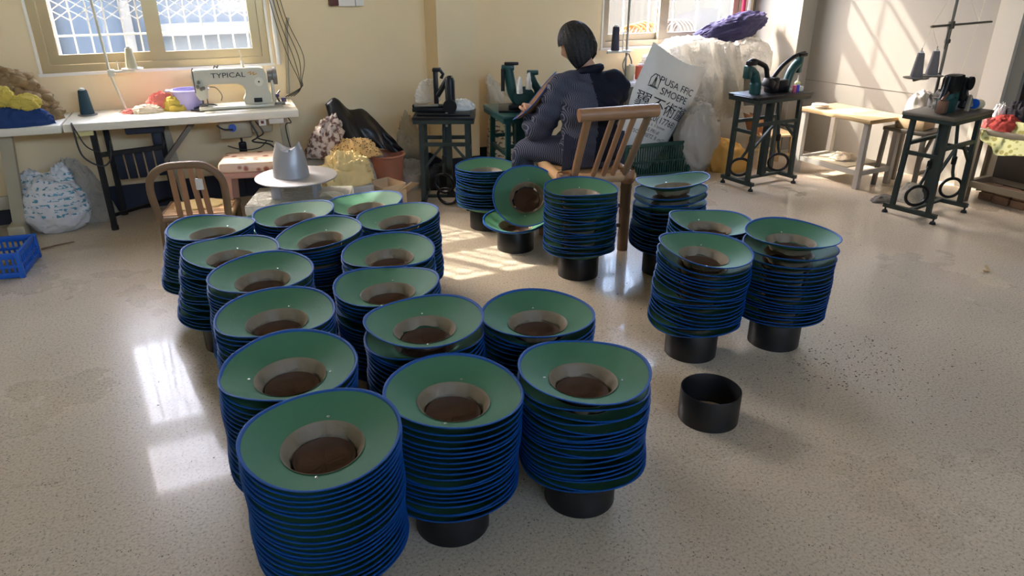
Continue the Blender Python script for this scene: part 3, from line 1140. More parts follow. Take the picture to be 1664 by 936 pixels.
STACKS = {
    # name: top rim centre (x, y, z), base offset, hats, extra gaps under the top hats, tilt of top hat (deg x, y), phrase
    'A1': ((0.111, 3.711, 0.482), (-0.07, 0.10), 19, (), (-1, 0), "left row's farthest stack"),
    'A2': ((0.159, 3.295, 0.488), (-0.06, 0.06), 19, (), (1, 2), "left row's second stack from its far end"),
    'A3': ((0.241, 2.886, 0.522), (-0.02, 0.02), 20, (0.012,), (1, -1), "left row's third stack from its far end"),
    'A4': ((0.234, 2.469, 0.525), (-0.02, 0.0), 20, (), (1, 0), "left row's third stack from the camera"),
    'A5': ((0.210, 2.052, 0.529), (-0.01, 0.0), 20, (), (2, -1), "left row's second stack from the camera"),
    'A6': ((0.223, 1.634, 0.535), (0.0, 0.01), 21, (), (3, -1), "nearest stack of the left row"),
    'B1': ((0.525, 3.769, 0.480), (0, 0.0), 18, (), (0, -3), "inner stack right before the grey hat mould"),
    'B2': ((0.571, 3.354, 0.491), (0, 0), 19, (), (0, -7), "inner stack with the sloping top"),
    'C0': ((0.932, 3.861, 0.458), (0, 0), 17, (), (0, -4), "farthest right stack behind the cluster"),
    'C1': ((0.986, 3.411, 0.505), (0.01, 0), 20, (), (-1, -4), "cluster stack beside the sunlit floor patch"),
    'C2': ((0.804, 2.981, 0.493), (0, 0), 19, (), (2, -2), "middle row's fourth stack from the camera"),
    'C3': ((0.681, 2.581, 0.506), (0, 0), 20, (), (-1, -1), "middle row's third stack from the camera"),
    'C4': ((0.692, 2.164, 0.535), (0, 0), 19, (0.030,), (-1, 0), "middle row's second stack from the camera"),
    'C5': ((0.632, 1.732, 0.505), (-0.015, 0.01), 19, (0.010, 0.006), (1, 3), "middle row's nearest stack"),
    'D0': ((1.105, 2.098, 0.501), (0, 0), 19, (0.006,), (-1, 0), "stack right behind the front row's right stack"),
    'D1': ((1.050, 1.676, 0.503), (0.005, 0), 19, (0.014, 0.006), (0, 2), "front row's right stack"),
    'P0': ((1.905, 4.40, 0.435), (0, 0), 16, (), (0, 0), "stack between the black and green sewing stands"),
    'P1': ((2.044, 3.379, 0.530), (0, 0), 19, (0.006, 0.006, 0.006), (0, 1), "stack before the big bamboo chair"),
    'P2': ((2.574, 3.237, 0.545), (-0.05, -0.03), 17, (0.040, 0.020, 0.006, 0.006), (-7, -3), "stack right of the big bamboo chair"),
    'R0': ((2.396, 2.694, 0.489), (0, 0), 18, (), (1, 2), "rear stack of the right-hand trio"),
    'R1': ((2.062, 2.329, 0.522), (-0.02, 0), 19, (0.022, 0.012), (4, 4), "left front stack of the right-hand trio"),
    'R2': ((2.481, 2.240, 0.555), (-0.01, 0), 19, (0.034, 0.024, 0.008), (0, 1), "right-hand stack of the right-hand trio"),
}
ORD = ['top', 'second', 'third', 'fourth', 'fifth', 'sixth', 'seventh', 'eighth', 'ninth', 'tenth', 'eleventh', 'twelfth', 'thirteenth', 'fourteenth',
       'fifteenth', 'sixteenth', 'seventeenth', 'eighteenth', 'nineteenth', 'twentieth', 'twenty-first']
RING_H = 0.132
RING_R = 0.1185


def ring_mesh():
    b = MB()
    b.lathe([(RING_R, 0), (RING_R, RING_H - 0.002), (RING_R - 0.0015, RING_H), (RING_R - 0.0035, RING_H), (RING_R - 0.005, RING_H - 0.002), (RING_R - 0.005, 0)], 48, closed=True)
    me = b.mesh('plastic_ring')
    for p in me.polygons:
        p.use_smooth = True
    me.set_sharp_from_angle(angle=R(50))
    me.materials.append(M['black_pl'])
    return me


RING_ME = ring_mesh()


def ring(x, y, label, rz=0, group='black plastic rings under the hat stacks'):
    o = bpy.data.objects.new('plastic_ring', RING_ME)
    COL.objects.link(o)
    o.location = (x, y, 0)
    o.rotation_euler = (0, 0, rz)
    return tag(o, label, 'ring', group)


HIDE_SINGLE = {'A1': (10,), 'A3': (6, 7, 8, 9, 10, 11, 12, 13, 14, 15, 16, 17, 18, 19), 'A4': (7, 8, 9, 10, 11, 12, 13, 14, 15, 16, 17, 18, 19), 'A5': (16, 19), 'B1': (5, 6, 7, 8, 9, 10, 11, 12, 13, 14, 15, 16, 17), 'B2': (14, 15, 16, 17, 18), 'C0': (1, 2, 3, 4, 5, 6, 7, 8, 9, 10, 11, 12, 13, 14, 15, 16), 'C1': (8, 11, 13, 18, 19), 'C2': (4, 5, 6, 7, 8, 9, 10, 11, 12, 13, 14, 15, 16, 17, 18), 'C3': (17,), 'C4': (11, 12, 13, 14, 15, 16, 17, 18), 'D0': (8, 9, 10, 11, 12, 13, 14, 15, 16, 17, 18), 'R0': (3, 4, 5, 6, 7, 8, 9, 10, 11, 12, 13, 14, 15, 16, 17)}   # stack: positions (0 = top) merged into the one mass of mostly hidden hats
rest = []
for name, (top, off, n, gaps, tilt, phrase) in STACKS.items():
    r = random.Random(name)
    bx, by = top[0] + off[0], top[1] + off[1]
    ring(bx, by, 'black plastic ring under the ' + phrase, r.uniform(0, 6))
    z_top = top[2] - 0.046
    z_bot = RING_H + 0.004 - 0.004
    # heights, top first
    gaps = list(gaps) + [0] * n
    tot = z_top - z_bot - sum(gaps)
    w = [1 + 0.28 * r.uniform(-1, 1) for _ in range(n - 1)]
    sw = sum(w)
    steps = [tot * k / sw + gaps[i] for i, k in enumerate(w)]
    zs = [z_top]
    for s_ in steps:
        zs.append(zs[-1] - s_)
    a1, a2, a3 = r.uniform(0, 6.28), r.uniform(0, 6.28), r.uniform(0.5, 0.9)
    for i, z in enumerate(zs):
        t = (z - z_bot) / max(1e-6, z_top - z_bot)       # 0 bottom, 1 top
        x = bx + (top[0] - bx) * t + 0.0025 * math.sin(a1 + i * a3) * min(1, i + 0.3)
        y = by + (top[1] - by) * t + 0.0025 * math.cos(a2 + i * a3 * 0.8)
        k = max(0.0, t) ** 1.6
        tx = R(tilt[0]) * k + R(0.55) * math.sin(a1 + 0.5 * i) * (1 - abs(2 * t - 1) * 0.5)
        ty = R(tilt[1]) * k + R(0.55) * math.sin(a2 + 0.45 * i) * (1 - abs(2 * t - 1) * 0.5)
        mtx = Matrix.Translation((x, y, z)) @ Euler((tx, ty, 0)).to_matrix().to_4x4() @ Matrix.Rotation(r.uniform(-0.25, 0.25) + (PI / 2 if r.random() < 0.15 else 0) - R(25), 4, 'Z')
        # all hats of a stack are nested: same variant within a stack except the topmost
        v = (hash_v := sum(ord(c) for c in name)) % 4
        if i in HIDE_SINGLE.get(name, ()):
            rest.append((mtx, v))
            continue
        if i == 0:
            lab = 'green hat with blue edging topping the ' + phrase
        else:
            lab = ORD[i] + ' hat from the top of the ' + phrase
        hat(mtx, v, lab, 'green hats stacked upside down on black rings', eyelets=(i == 0))
if rest:
    if True:
        vs, fs, mi = [], [], []
        for mtx, v in rest:
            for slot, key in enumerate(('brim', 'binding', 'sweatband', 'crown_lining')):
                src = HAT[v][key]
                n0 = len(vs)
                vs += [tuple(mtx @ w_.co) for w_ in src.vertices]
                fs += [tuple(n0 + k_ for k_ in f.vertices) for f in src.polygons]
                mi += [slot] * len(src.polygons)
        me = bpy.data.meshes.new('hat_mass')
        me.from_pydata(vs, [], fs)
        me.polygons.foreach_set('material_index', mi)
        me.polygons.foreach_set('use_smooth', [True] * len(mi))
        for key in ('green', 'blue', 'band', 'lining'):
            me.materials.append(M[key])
        me.update()
        o = bpy.data.objects.new('sun_hats_packed', me)
        COL.objects.link(o)
        tag(o, 'mass of mostly hidden green hats low in the packed stacks', 'hats', kind='stuff')

# the loose hats beside the big chair
ring(1.90, 3.93, 'black plastic ring catching the sun under two loose hats')
for i, (dz_, tx, ty) in enumerate(((0.0, 0, 0), (0.016, 2, -2))):
    mtx = Matrix.Translation((1.90, 3.93, RING_H + dz_)) @ Euler((R(tx), R(ty), 0.4)).to_matrix().to_4x4()
    hat(mtx, 1, ('lower' if i == 0 else 'upper') + ' of two flat hats under the leaning hat by the chair', 'loose hats by the big chair', eyelets=(i == 1))
# leaning hat, faces the camera
ax = Vector((-0.36, -0.62, 0.62)).normalized()
q = ax.to_track_quat('Z', 'Y').to_matrix().to_4x4()
mtx = Matrix.Translation((1.945, 3.865, 0.345)) @ q
hat(mtx, 2, 'loose hat tipped up on edge against the stack by the chair', 'loose hats by the big chair', eyelets=True)
# the empty ring on the floor
ring(1.763, 1.862, 'empty black plastic ring standing alone on the floor')

# ------------------------------------------------------------------ the long sewing table on the left
TZ = 0.745
TR = R(-4)
tb = thing('sewing_table', 'long cream-topped sewing table under the wide window', 'table', (-0.08, 5.585, 0), TR)
mb = MB()
mb.bbox((-0.97, 0.0, TZ - 0.026), (0.9, 0.50, 0.052), 0.008)
mb.build('table_top', M['cream_top'], tb)
mb = MB()
mb.bbox((0.22, 0.0, TZ - 0.024), (1.46, 0.50, 0.052), 0.008)
mb.build('table_top', M['cream_top'], tb)
mb = MB()
mb.bbox((0.60, -0.01, TZ + 0.004), (0.52, 0.34, 0.006), 0.002)
mb.build('machine_bed_plate', M['mach'], tb)
mb = MB()
mb.beam((-0.93, -0.10, 0.0), (-0.86, -0.10, 0.70), 0.075, 0.05)
mb.build('leg', M['beige_m'], tb)
mb = MB()
mb.bbox((-0.93, -0.12, 0.05), (0.1, 0.16, 0.1), 0.01)
mb.build('foot_block', M['beige_m'], tb)
mb = MB()
mb.bbox((-1.25, -0.02, 0.22), (0.6, 0.03, 0.09), 0.006)
mb.build('stretcher', M['beige_m'], tb)
# dark treadle frame
for x0, y0 in ((-0.36, -0.17), (0.02, 0.16), (-0.33, 0.18)):
    mb = MB()
    mb.beam((x0, y0, 0.03), (x0 + 0.0, y0, 0.695), 0.036, 0.036)
    lg = mb.build('leg', M['black_m'], tb)
    mb = MB()
    mb.cyl((x0, y0, 0.0), 0.024, 0.03, 14)
    mb.build('rubber_foot', M['rubber'], lg)
mb = MB()
mb.bbox((-0.40, -0.19, 0.685), (0.1, 0.05, 0.05), 0.004)
mb.build('corner_bracket', mat('yellowed_plastic', (226, 214, 150), 0.5), tb)
mb = MB()
mb.beam((-0.36, -0.17, 0.52), (0.02, -0.06, 0.52), 0.024, 0.03)
mb.beam((0.02, -0.06, 0.52), (0.02, 0.16, 0.52), 0.024, 0.03)
mb.build('frame_rail', M['black_m'], tb)
mb = MB()
mb.beam((-0.36, -0.17, 0.10), (0.02, 0.16, 0.10), 0.02, 0.02)
mb.build('frame_rail', M['black_m'], tb)
mb = MB()
mb.bbox((-0.06, 0.0, 0.66), (0.24, 0.2, 0.07), 0.01)
mb.bbox((0.0, 0.02, 0.57), (0.06, 0.1, 0.14), 0.01)
mb.build('motor_cover', M['navy_pad'], tb)
for i in range(5):
    mb = MB()
    mb.bbox((-0.255 + i * 0.062, -0.05 + 0.005 * i, 0.405), (0.052, 0.012, 0.2), 0.005, rot=(R(16), 0, 0))
    mb.build('pad_strip', M['navy_pad'], tb)
mb = MB()
mb.beam((0.02, 0.02, 0.40), (0.28, 0.04, 0.70), 0.045, 0.03)
mb.build('diagonal_brace', M['steel_d'], tb)
mb = MB()
mb.beam((0.10, 0.19, 0.0), (0.04, 0.19, 0.7), 0.05, 0.03)
mb.build('leg', M['beige_m'], tb)
mb = MB()
mb.beam((0.87, 0.0, 0.0), (0.855, 0.0, 0.70), 0.055, 0.04)
mb.build('leg', M['beige_m'], tb)
mb = MB()
mb.bbox((0.875, 0.0, 0.05), (0.08, 0.4, 0.06), 0.01)
mb.build('foot_block', M['beige_m'], tb)
# motor, switch box and knee lever under the machine
mb = MB()
mb.bbox((0.52, 0.03, 0.60), (0.22, 0.14, 0.13), 0.015)
mb.bbox((0.70, 0.04, 0.62), (0.15, 0.14, 0.12), 0.02)
mb.bbox((0.25, 0.05, 0.685), (0.2, 0.2, 0.05), 0.015)
mo = mb.build('motor', M['beige_m'], tb)
mb = MB()
mb.cyl((0, 0, 0), 0.026, 0.02, 18, mtx=Matrix.Translation((0.50, -0.04, 0.615)) @ Matrix.Rotation(R(90), 4, 'X'))
mb.build('knob', mat('blue_knob', (40, 96, 190), 0.4), mo)
mb = MB()
mb.bbox((0.70, -0.2, 0.672), (0.05, 0.04, 0.05), 0.004)
mb.bbox((0.795, -0.2, 0.672), (0.1, 0.03, 0.035), 0.004)
mb.build('switch', M['white_pl'], tb)
mb = MB()
mb.bbox((0.70, -0.222, 0.672), (0.02, 0.006, 0.02), 0.002)
mb.build('switch_button', mat('dark_red_button', (96, 28, 24), 0.4), tb)
mb = MB()
mb.bbox((0.55, -0.02, 0.435), (0.055, 0.03, 0.15), 0.014, rot=(0.15, 0, 0.1))
mb.tube([(0.55, -0.01, 0.5), (0.545, 0.0, 0.56), (0.53, 0.02, 0.6)], 0.008, 8)
mb.tube([(0.53, -0.02, 0.37), (0.53, -0.02, 0.12)], 0.004, 6)
mb.build('knee_lever', M['black_m'], tb)
mb = MB()
mb.tube(spline([(0.62, -0.1, 0.66), (0.66, -0.12, 0.56), (0.62, -0.1, 0.52), (0.72, -0.12, 0.50), (0.76, -0.12, 0.47)]), 0.006, 6)
mb.tube(spline([(0.66, -0.1, 0.66), (0.70, -0.12, 0.58), (0.66, -0.1, 0.54), (0.76, -0.12, 0.51)]), 0.005, 6)
mb.tube(spline([(0.40, -0.16, 0.66), (0.44, -0.16, 0.63), (0.50, -0.14, 0.62)]), 0.006, 6)
mb.build('loose_wires', M['cable'], tb)
mb = MB()
mb.tube(spline([(0.45, -0.1, 0.5), (0.55, -0.1, 0.465), (0.66, -0.1, 0.47), (0.72, -0.1, 0.52)]), 0.004, 6)
mb.tube(spline([(0.86, -0.1, 0.7), (0.90, -0.12, 0.64), (0.86, -0.1, 0.6), (0.9, -0.08, 0.3)]), 0.004, 6)
mb.build('trailing_wire', M['cable'], tb)
cb = MB()
cb.tube(spline([(-0.55, 5.36, 0.75), (-0.545, 5.33, 0.72), (-0.53, 5.33, 0.55), (-0.44, 5.34, 0.47), (-0.38, 5.36, 0.50), (-0.36, 5.39, 0.62)], 8), 0.0055, 6)
cb.tube(spline([(-0.55, 5.36, 0.755), (-0.53, 5.33, 0.7), (-0.49, 5.33, 0.60), (-0.40, 5.36, 0.54)], 8), 0.0045, 6)
tag(cb.build('power_cable', M['cable']), 'dark cable looped over the front edge of the sewing table', 'cable')


def tw(x, y, z=0.0):
    """point on the sewing table (local x, y) to the room"""
    c, s_ = math.cos(TR), math.sin(TR)
    return (-0.08 + x * c - y * s_, 5.585 + x * s_ + y * c, z)


# industrial sewing machine
p = tw(0.555, -0.02)
sm = thing('sewing_machine', 'cream industrial sewing machine lettered TYPICAL on the long table', 'sewing machine', (p[0], p[1], TZ + 0.008), TR)
mb = MB()
mb.bbox((0.0, 0.0, 0.012), (0.50, 0.17, 0.022), 0.008)
mb.build('bed', M['mach'], sm)
# column and arm as one cast body: profile in x-z swept through y
prof = [(0.235, 0.0), (0.055, 0.0), (0.05, 0.035), (0.065, 0.06), (0.07, 0.10), (0.055, 0.13), (0.02, 0.145), (-0.16, 0.148), (-0.172, 0.14), (-0.18, 0.06), (-0.20, 0.045), (-0.235, 0.045),
        (-0.255, 0.08), (-0.262, 0.15), (-0.272, 0.2), (-0.262, 0.235), (-0.24, 0.245), (0.17, 0.248), (0.205, 0.24), (0.22, 0.2), (0.225, 0.09), (0.24, 0.06)]


def extrude_profile(mb, prof, y0, y1, inset=0.008):
    n = len(prof)
    cx = sum(q[0] for q in prof) / n
    cz = sum(q[1] for q in prof) / n
    bm = bmesh.new()
    a = [bm.verts.new((q[0], y0, q[1])) for q in prof]
    f = bm.faces.new(a)
    r_ = bmesh.ops.extrude_face_region(bm, geom=[f])
    vs = [g for g in r_['geom'] if isinstance(g, bmesh.types.BMVert)]
    bmesh.ops.translate(bm, vec=(0, y1 - y0, 0), verts=vs)
    ed = [e for e in bm.edges if abs(e.verts[0].co.y - e.verts[1].co.y) < 1e-6]
    bmesh.ops.bevel(bm, geom=ed, offset=inset, segments=2, affect='EDGES', clamp_overlap=True)
    bmesh.ops.triangulate(bm, faces=[q for q in bm.faces if len(q.verts) > 4])
    bm.verts.index_update()
    mb.add([v.co.copy() for v in bm.verts], [[v.index for v in q.verts] for q in bm.faces])
    bm.free()


mb = MB()
extrude_profile(mb, prof, -0.055, 0.055, 0.010)
body = mb.build('body', M['mach'], sm, ang=50)
body.location = (0, 0, 0.022)
mb = MB()
mb.cyl((0, 0, 0), 0.03, 0.006, 20, mtx=Matrix.Translation((0.165, -0.056, 0.175)) @ Matrix.Rotation(R(90), 4, 'X'))
dl = mb.build('stitch_dial', M['cream_top'], sm)
mb = MB()
mb.cyl((0, 0, 0), 0.006, 0.004, 12, mtx=Matrix.Translation((0.165, -0.062, 0.175)) @ Matrix.Rotation(R(90), 4, 'X'))
mb.build('dial_centre', M['ink'], dl)
mb = MB()
mb.cyl((0, 0, 0), 0.062, 0.03, 26, mtx=Matrix.Translation((0.262, 0, 0.205)) @ Matrix.Rotation(R(90), 4, 'Y'))
mb.cyl((0, 0, 0), 0.048, 0.03, 26, mtx=Matrix.Translation((0.23, 0, 0.205)) @ Matrix.Rotation(R(90), 4, 'Y'))
mb.build('hand_wheel', M['mach_d'], sm)
mb = MB()
mb.bbox((0.255, -0.0, 0.10), (0.02, 0.09, 0.16), 0.006)
mb.build('belt_guard', M['mach'], sm)
mb = MB()
mb.tube([(-0.22, -0.02, 0.07), (-0.22, -0.02, 0.03)], 0.006, 8)
mb.bbox((-0.215, -0.02, 0.032), (0.05, 0.03, 0.012), 0.003)
mb.tube([(-0.19, 0.01, 0.07), (-0.19, 0.01, 0.03)], 0.004, 8)
mb.tube(spline([(-0.16, -0.01, 0.15), (-0.12, -0.01, 0.14), (-0.09, -0.01, 0.09), (-0.1, 0, 0.05)]), 0.003, 6)
mb.build('presser_foot', M['steel_d'], sm)
mb = MB()
for dx, dz_ in ((-0.235, 0.16), (-0.215, 0.145), (-0.20, 0.15), (-0.225, 0.19)):
    mb.cyl((0, 0, 0), 0.011, 0.02, 12, mtx=Matrix.Translation((dx, -0.055, dz_)) @ Matrix.Rotation(R(90), 4, 'X'))
mb.build('tension_discs', M['steel_d'], sm)
mb = MB()
mb.tube([(-0.255, -0.06, 0.12), (-0.255, -0.06, 0.27), (-0.25, -0.06, 0.285)], 0.004, 6)
mb.tube([(-0.12, 0, 0.26), (-0.11, 0, 0.285), (-0.09, 0, 0.275)], 0.005, 6)
mb.tube([(-0.10, 0, 0.26), (-0.085, 0, 0.29)], 0.004, 6)
mb.build('thread_guides', M['steel_d'], sm)
mb = MB()
mb.cyl((0.075, 0, 0.27), 0.013, 0.045, 12, 0.009)
mb.tube([(0.075, 0, 0.31), (0.068, 0, 0.385)], 0.0035, 8)
mb.build('oil_spindle', M['cream_top'], sm)
mb = MB()
mb.bbox((0.145, -0.057, 0.05), (0.055, 0.006, 0.03), 0.003)
mb.build('name_plate', M['ink'], sm)
me = text_mesh('TYPICAL', 0.047)
o = put('lettering', me, M['ink'], sm, smooth=False)
o.matrix_local = Matrix.Translation((-0.03, -0.0562, 0.226)) @ Matrix.Rotation(R(90), 4, 'X') @ Matrix.Diagonal((1.25, 1, 1, 1))
mb = MB()
mb.tube(spline([(0.10, -0.056, 0.235), (0.12, -0.056, 0.245), (0.115, -0.056, 0.225), (0.14, -0.056, 0.24), (0.135, -0.056, 0.222), (0.16, -0.056, 0.232)]), 0.0025, 5)
mb.build('emblem', M['ink_o'], sm)
# things scattered around the machine
p = tw(0.85, 0.02, TZ)
bw = thing('bobbin_winder', 'small grey bobbin winder beside the hand wheel of the cream machine', 'bobbin winder', (p[0], p[1], TZ))
mb = MB()
mb.bbox((0, 0, 0.012), (0.07, 0.05, 0.024), 0.004)
mb.tube([(0.0, 0, 0.02), (-0.02, 0, 0.07), (0.01, 0, 0.10)], 0.007, 8)
mb.build('bracket', M['steel_d'], bw)
mb = MB()
mb.cyl((0.03, 0, 0.02), 0.018, 0.03, 16)
mb.cyl((-0.02, -0.01, 0.06), 0.02, 0.02, 16)
mb.build('bobbin', mat('violet_bobbin', (92, 82, 112), 0.5), bw)
mb = MB()
mb.tube(spline([tw(0.25, -0.05, TZ + 0.01), tw(0.33, -0.09, TZ + 0.012), tw(0.42, -0.04, TZ + 0.03), tw(0.36, 0.02, TZ + 0.03), tw(0.27, 0.0, TZ + 0.012)]), 0.006, 6)
tag(mb.build('coiled_wire', M['cable']), 'short loop of wire lying under the needle of the cream machine', 'wire')

# thread stand on the table
p = tw(-0.16, 0.09)
ts = thing('thread_stand', 'tall cream thread stand on the long table holding one spool', 'thread stand', (p[0], p[1], TZ))
mb = MB()
mb.cyl((-0.01, 0, 0), 0.045, 0.012, 20, 0.03)
mb.build('base', M['mach_d'], ts)
mb = MB()
mb.tube([(0, 0, 0.0), (-0.055, 0, 0.26), (-0.075, 0, 0.80)], 0.009, 10)
mb.build('pole', M['mach'], ts)
mb = MB()
mb.bbox((-0.045, 0, 0.265), (0.045, 0.035, 0.045), 0.006)
mb.bbox((0.03, -0.01, 0.272), (0.14, 0.02, 0.018), 0.004)
mb.build('arm', M['mach'], ts)
mb = MB()
mb.cyl((0.085, -0.01, 0.285), 0.068, 0.006, 26)
mb.tube([(0.085, -0.01, 0.285), (0.085, -0.01, 0.42)], 0.004, 6)
mb.tube([(0.0, 0.0, 0.28), (0.0, 0.0, 0.34)], 0.004, 6)
mb.build('spool_tray', M['white_pl'], ts)


def cone(name, m, loc, label, h=0.14, r0=0.036, r1=0.022, group=None, tray=False):
    t = thing(name, label, 'spool', loc, 0, group)
    mb = MB()
    mb.lathe([(0.0001, 0.003), (r0 * 0.97, 0.003), (r0, 0.01), (r1 * 1.02, h * 0.96), (r1 * 0.9, h), (0.0001, h)], 24)
    mb.build('thread', m, t)
    mb = MB()
    mb.lathe([(0.0001, 0), (r0 * 0.9, 0), (r0 * 0.9, 0.004), (0.0001, 0.004)], 16)
    mb.build('cone_base', M['white_pl'], t)
    mb = MB()
    mb.lathe([(r1 * 0.55, h), (r1 * 0.5, h + 0.012), (0.0001, h + 0.012)], 14)
    mb.build('cone_tip', M['white_pl'], t)
    return t


tp = (p[0] + 0.085 * math.cos(TR) , p[1] - 0.016, TZ + 0.291)
cone('thread_spool', M['cream_spool'], tp, 'pale cream thread cone on the tray of the tall thread stand', 0.13)
q_ = tw(-0.40, 0.07, TZ)
mb = MB()
mb.cyl((0, 0, 0), 0.06, 0.006, 24)
tag(mb.build('spool_plate', M['mach_d'], loc=q_), 'small grey round plate under the dark teal spool', 'plate')
cone('thread_spool', M['teal_spool'], (q_[0], q_[1], TZ + 0.006), 'dark teal thread cone standing on the long table', 0.16, 0.043, 0.028)

# heap of scraps at the left end
hp = MB()
p = tw(-0.86, 0.03, TZ)
hp.blob((0, 0, 0), (0.30, 0.15, 0.36), 3, 0.10, 3.4, 50, 26, p=0.85, lean=(-0.2, 0))
r = random.Random(44)
for i in range(150):        # ruffled strips all over the heap
    a, e = r.uniform(PI, 2 * PI) if r.random() < 0.85 else r.uniform(0, PI), math.asin(r.uniform(0.02, 0.98))
    x, y, z = 0.30 * math.cos(a) * math.cos(e), 0.15 * math.sin(a) * math.cos(e), 0.365 * math.sin(e) ** 0.85
    rr = r.uniform(0.026, 0.052)
    hp.blob((x - 0.2 * z, y, z - rr * 0.3), (rr * r.uniform(0.8, 1.7), rr * 0.8, rr * r.uniform(0.5, 0.9)), 300 + i, 0.3, 2.2, 10, 6, flat=False, rot=r.uniform(0, 3), oct=2)
tag(hp.build('scrap_heap', M['khaki_cloth'], loc=p, ang=80), 'big heap of crumpled khaki cloth scraps on the left table end', 'cloth heap')
for i, (dx, dy, dz_, rr, sd) in enumerate(((0.06, -0.185, 0.175, (0.06, 0.045, 0.065), 5), (0.17, -0.20, 0.14, (0.085, 0.05, 0.05), 6))):
    mb = MB()
    mb.blob((0, 0, 0), rr, sd, 0.22, 2.2, 36, 20, flat=False)
    tag(mb.build('yellow_cloth', M['yellow_cloth'], loc=tw(-0.86 + dx, 0.02 + dy, TZ + dz_)), ('left' if i == 0 else 'right') + ' of two yellow scraps tucked in the khaki heap', 'cloth')
mb = MB()
mb.blob((0, 0, 0), (0.19, 0.07, 0.12), 8, 0.14, 2.6, 44, 24)
tag(mb.build('blue_cloth', M['blue_cloth'], loc=tw(-0.75, -0.175, TZ)), 'blue cloth bundle at the foot of the khaki scrap heap', 'cloth')
# loose cloths in the middle of the table
for (dx, dy, rr, sd, mm, nm, lab) in (
        (-0.03, 0.03, (0.10, 0.07, 0.055), 12, 'offwhite_cloth', 'cloth_piece', 'off-white folded cloth beside the lilac basket'),
        (0.06, 0.10, (0.10, 0.06, 0.11), 13, 'pink_cloth', 'cloth_piece', 'coral pink cloth behind the off-white folded cloth'),
        (0.15, 0.06, (0.08, 0.07, 0.09), 14, 'yellow_cloth', 'cloth_piece', 'bright yellow cloth between coral cloth and lilac basket'),
        (-0.12, 0.05, (0.07, 0.06, 0.03), 15, 'pink_cloth', 'cloth_piece', 'small flat coral scrap next to the thread stand base')):
    mb = MB()
    mb.blob((0, 0, 0), rr, sd, 0.2, 2.4, 36, 20)
    tag(mb.build(nm, M[mm], loc=tw(dx, dy, TZ)), lab, 'cloth')
# lilac basket
p = tw(0.245, 0.10, TZ)
bk = thing('plastic_basket', 'lilac plastic basket on the long table left of the machine', 'basket', p, TR)
mb = MB()
mb.lathe([(0.0001, 0.004), (0.08, 0.004), (0.085, 0.01), (0.102, 0.125), (0.108, 0.125), (0.09, 0.0), (0.0001, 0.0)], 30)
mb.build('bowl', M['lilac_pl'], bk)
mb = MB()
mb.tube(arc((0, 0, 0.128), 0.112, 0, 360, 36, 'xy')[:-1], 0.007, 8, closed=True)
mb.build('rim', M['lilac_pl'], bk)
for s_ in (-1, 1):
    mb = MB()
    mb.bbox((0.118 * s_, 0, 0.13), (0.05, 0.07, 0.008), 0.003)
    mb.build('handle', M['lilac_pl'], bk)

# printed bag under the table
pb = thing('printed_bag', 'white plastic bag with blue print under the left end of the sewing table', 'bag', (-0.80, 5.60, 0), R(-18))
mb = MB()
mb.blob((0, 0, 0.18), (0.225, 0.15, 0.215), 21, 0.085, 2.6, 64, 40, flat=False, oct=4)
for i, v in enumerate(mb.v):
    mb.v[i] = (v[0], v[1], max(0.0, v[2]))
mb.build('sack', M['pvc_blue'], pb, ang=80)
mb = MB()
mb.blob((-0.09, 0.0, 0.33), (0.09, 0.06, 0.09), 23, 0.22, 2.8, 32, 18, flat=False)
mb.blob((0.09, 0.02, 0.34), (0.07, 0.05, 0.11), 24, 0.25, 2.8, 32, 18, flat=False)
mb.build('gathered_top', M['pvc_blue'], pb, ang=80)
mb = MB()
mb.blob((0, 0, 0.0), (0.13, 0.08, 0.44), 26, 0.09, 2.4, 40, 28, p=0.7, lean=(-0.25, 0.0))
tag(mb.build('clear_bag', M['film'], loc=(-0.55, 5.74, 0), ang=80), 'crumpled clear bag leaning behind the blue-printed bag', 'bag')

# blue crate with cork scraps
bc = thing('blue_crate', 'blue slatted plastic crate at the left edge of the floor', 'crate', (-1.10, 4.92, 0), R(-8))


def crate(root, L, Wd, H_, m, bars_l, bars_w, t=0.012, rim=0.03, mid=True, flare=0.0):
    """slatted box: posts, rims, and each slat a piece of its own"""
    mb = MB()
    mb.bbox((0, 0, 0.01), (L, Wd, 0.014), 0.004)
    mb.build('floor_panel', m, root)
    for nm, z, hh in (('top_rim', H_ - rim / 2, rim), ('bottom_rim', 0.02, 0.03)) + ((('middle_rail', H_ * 0.47, 0.018),) if mid else ()):
        mb = MB()
        for s_ in (-1, 1):
            mb.bbox((0, s_ * (Wd / 2), z), (L + t, t * 1.2, hh), 0.003)
            mb.bbox((s_ * (L / 2), 0, z), (t * 1.2, Wd + t, hh), 0.003)
        mb.build(nm, m, root)
    for sx in (-1, 1):
        for sy in (-1, 1):
            mb = MB()
            mb.bbox((sx * L / 2, sy * Wd / 2, H_ / 2), (t * 2.2, t * 2.2, H_), 0.004)
            mb.build('corner_post', m, root)
    me = MB().box((0, 0, H_ / 2), (0.012, t * 0.6, H_ - 0.03)).mesh('slat')
    me.materials.append(m)
    for n, ln, rot in ((bars_l, L, 0), (bars_w, Wd, R(90))):
        for s_ in (-1, 1):
            for i in range(n):
                x = -ln / 2 + ln * (i + 1) / (n + 1)
                o = bpy.data.objects.new('slat', me)
                COL.objects.link(o)
                o.parent = root
                o.location = (x, s_ * Wd / 2, 0) if rot == 0 else (s_ * L / 2, x, 0)
                o.rotation_euler = (0, 0, rot)


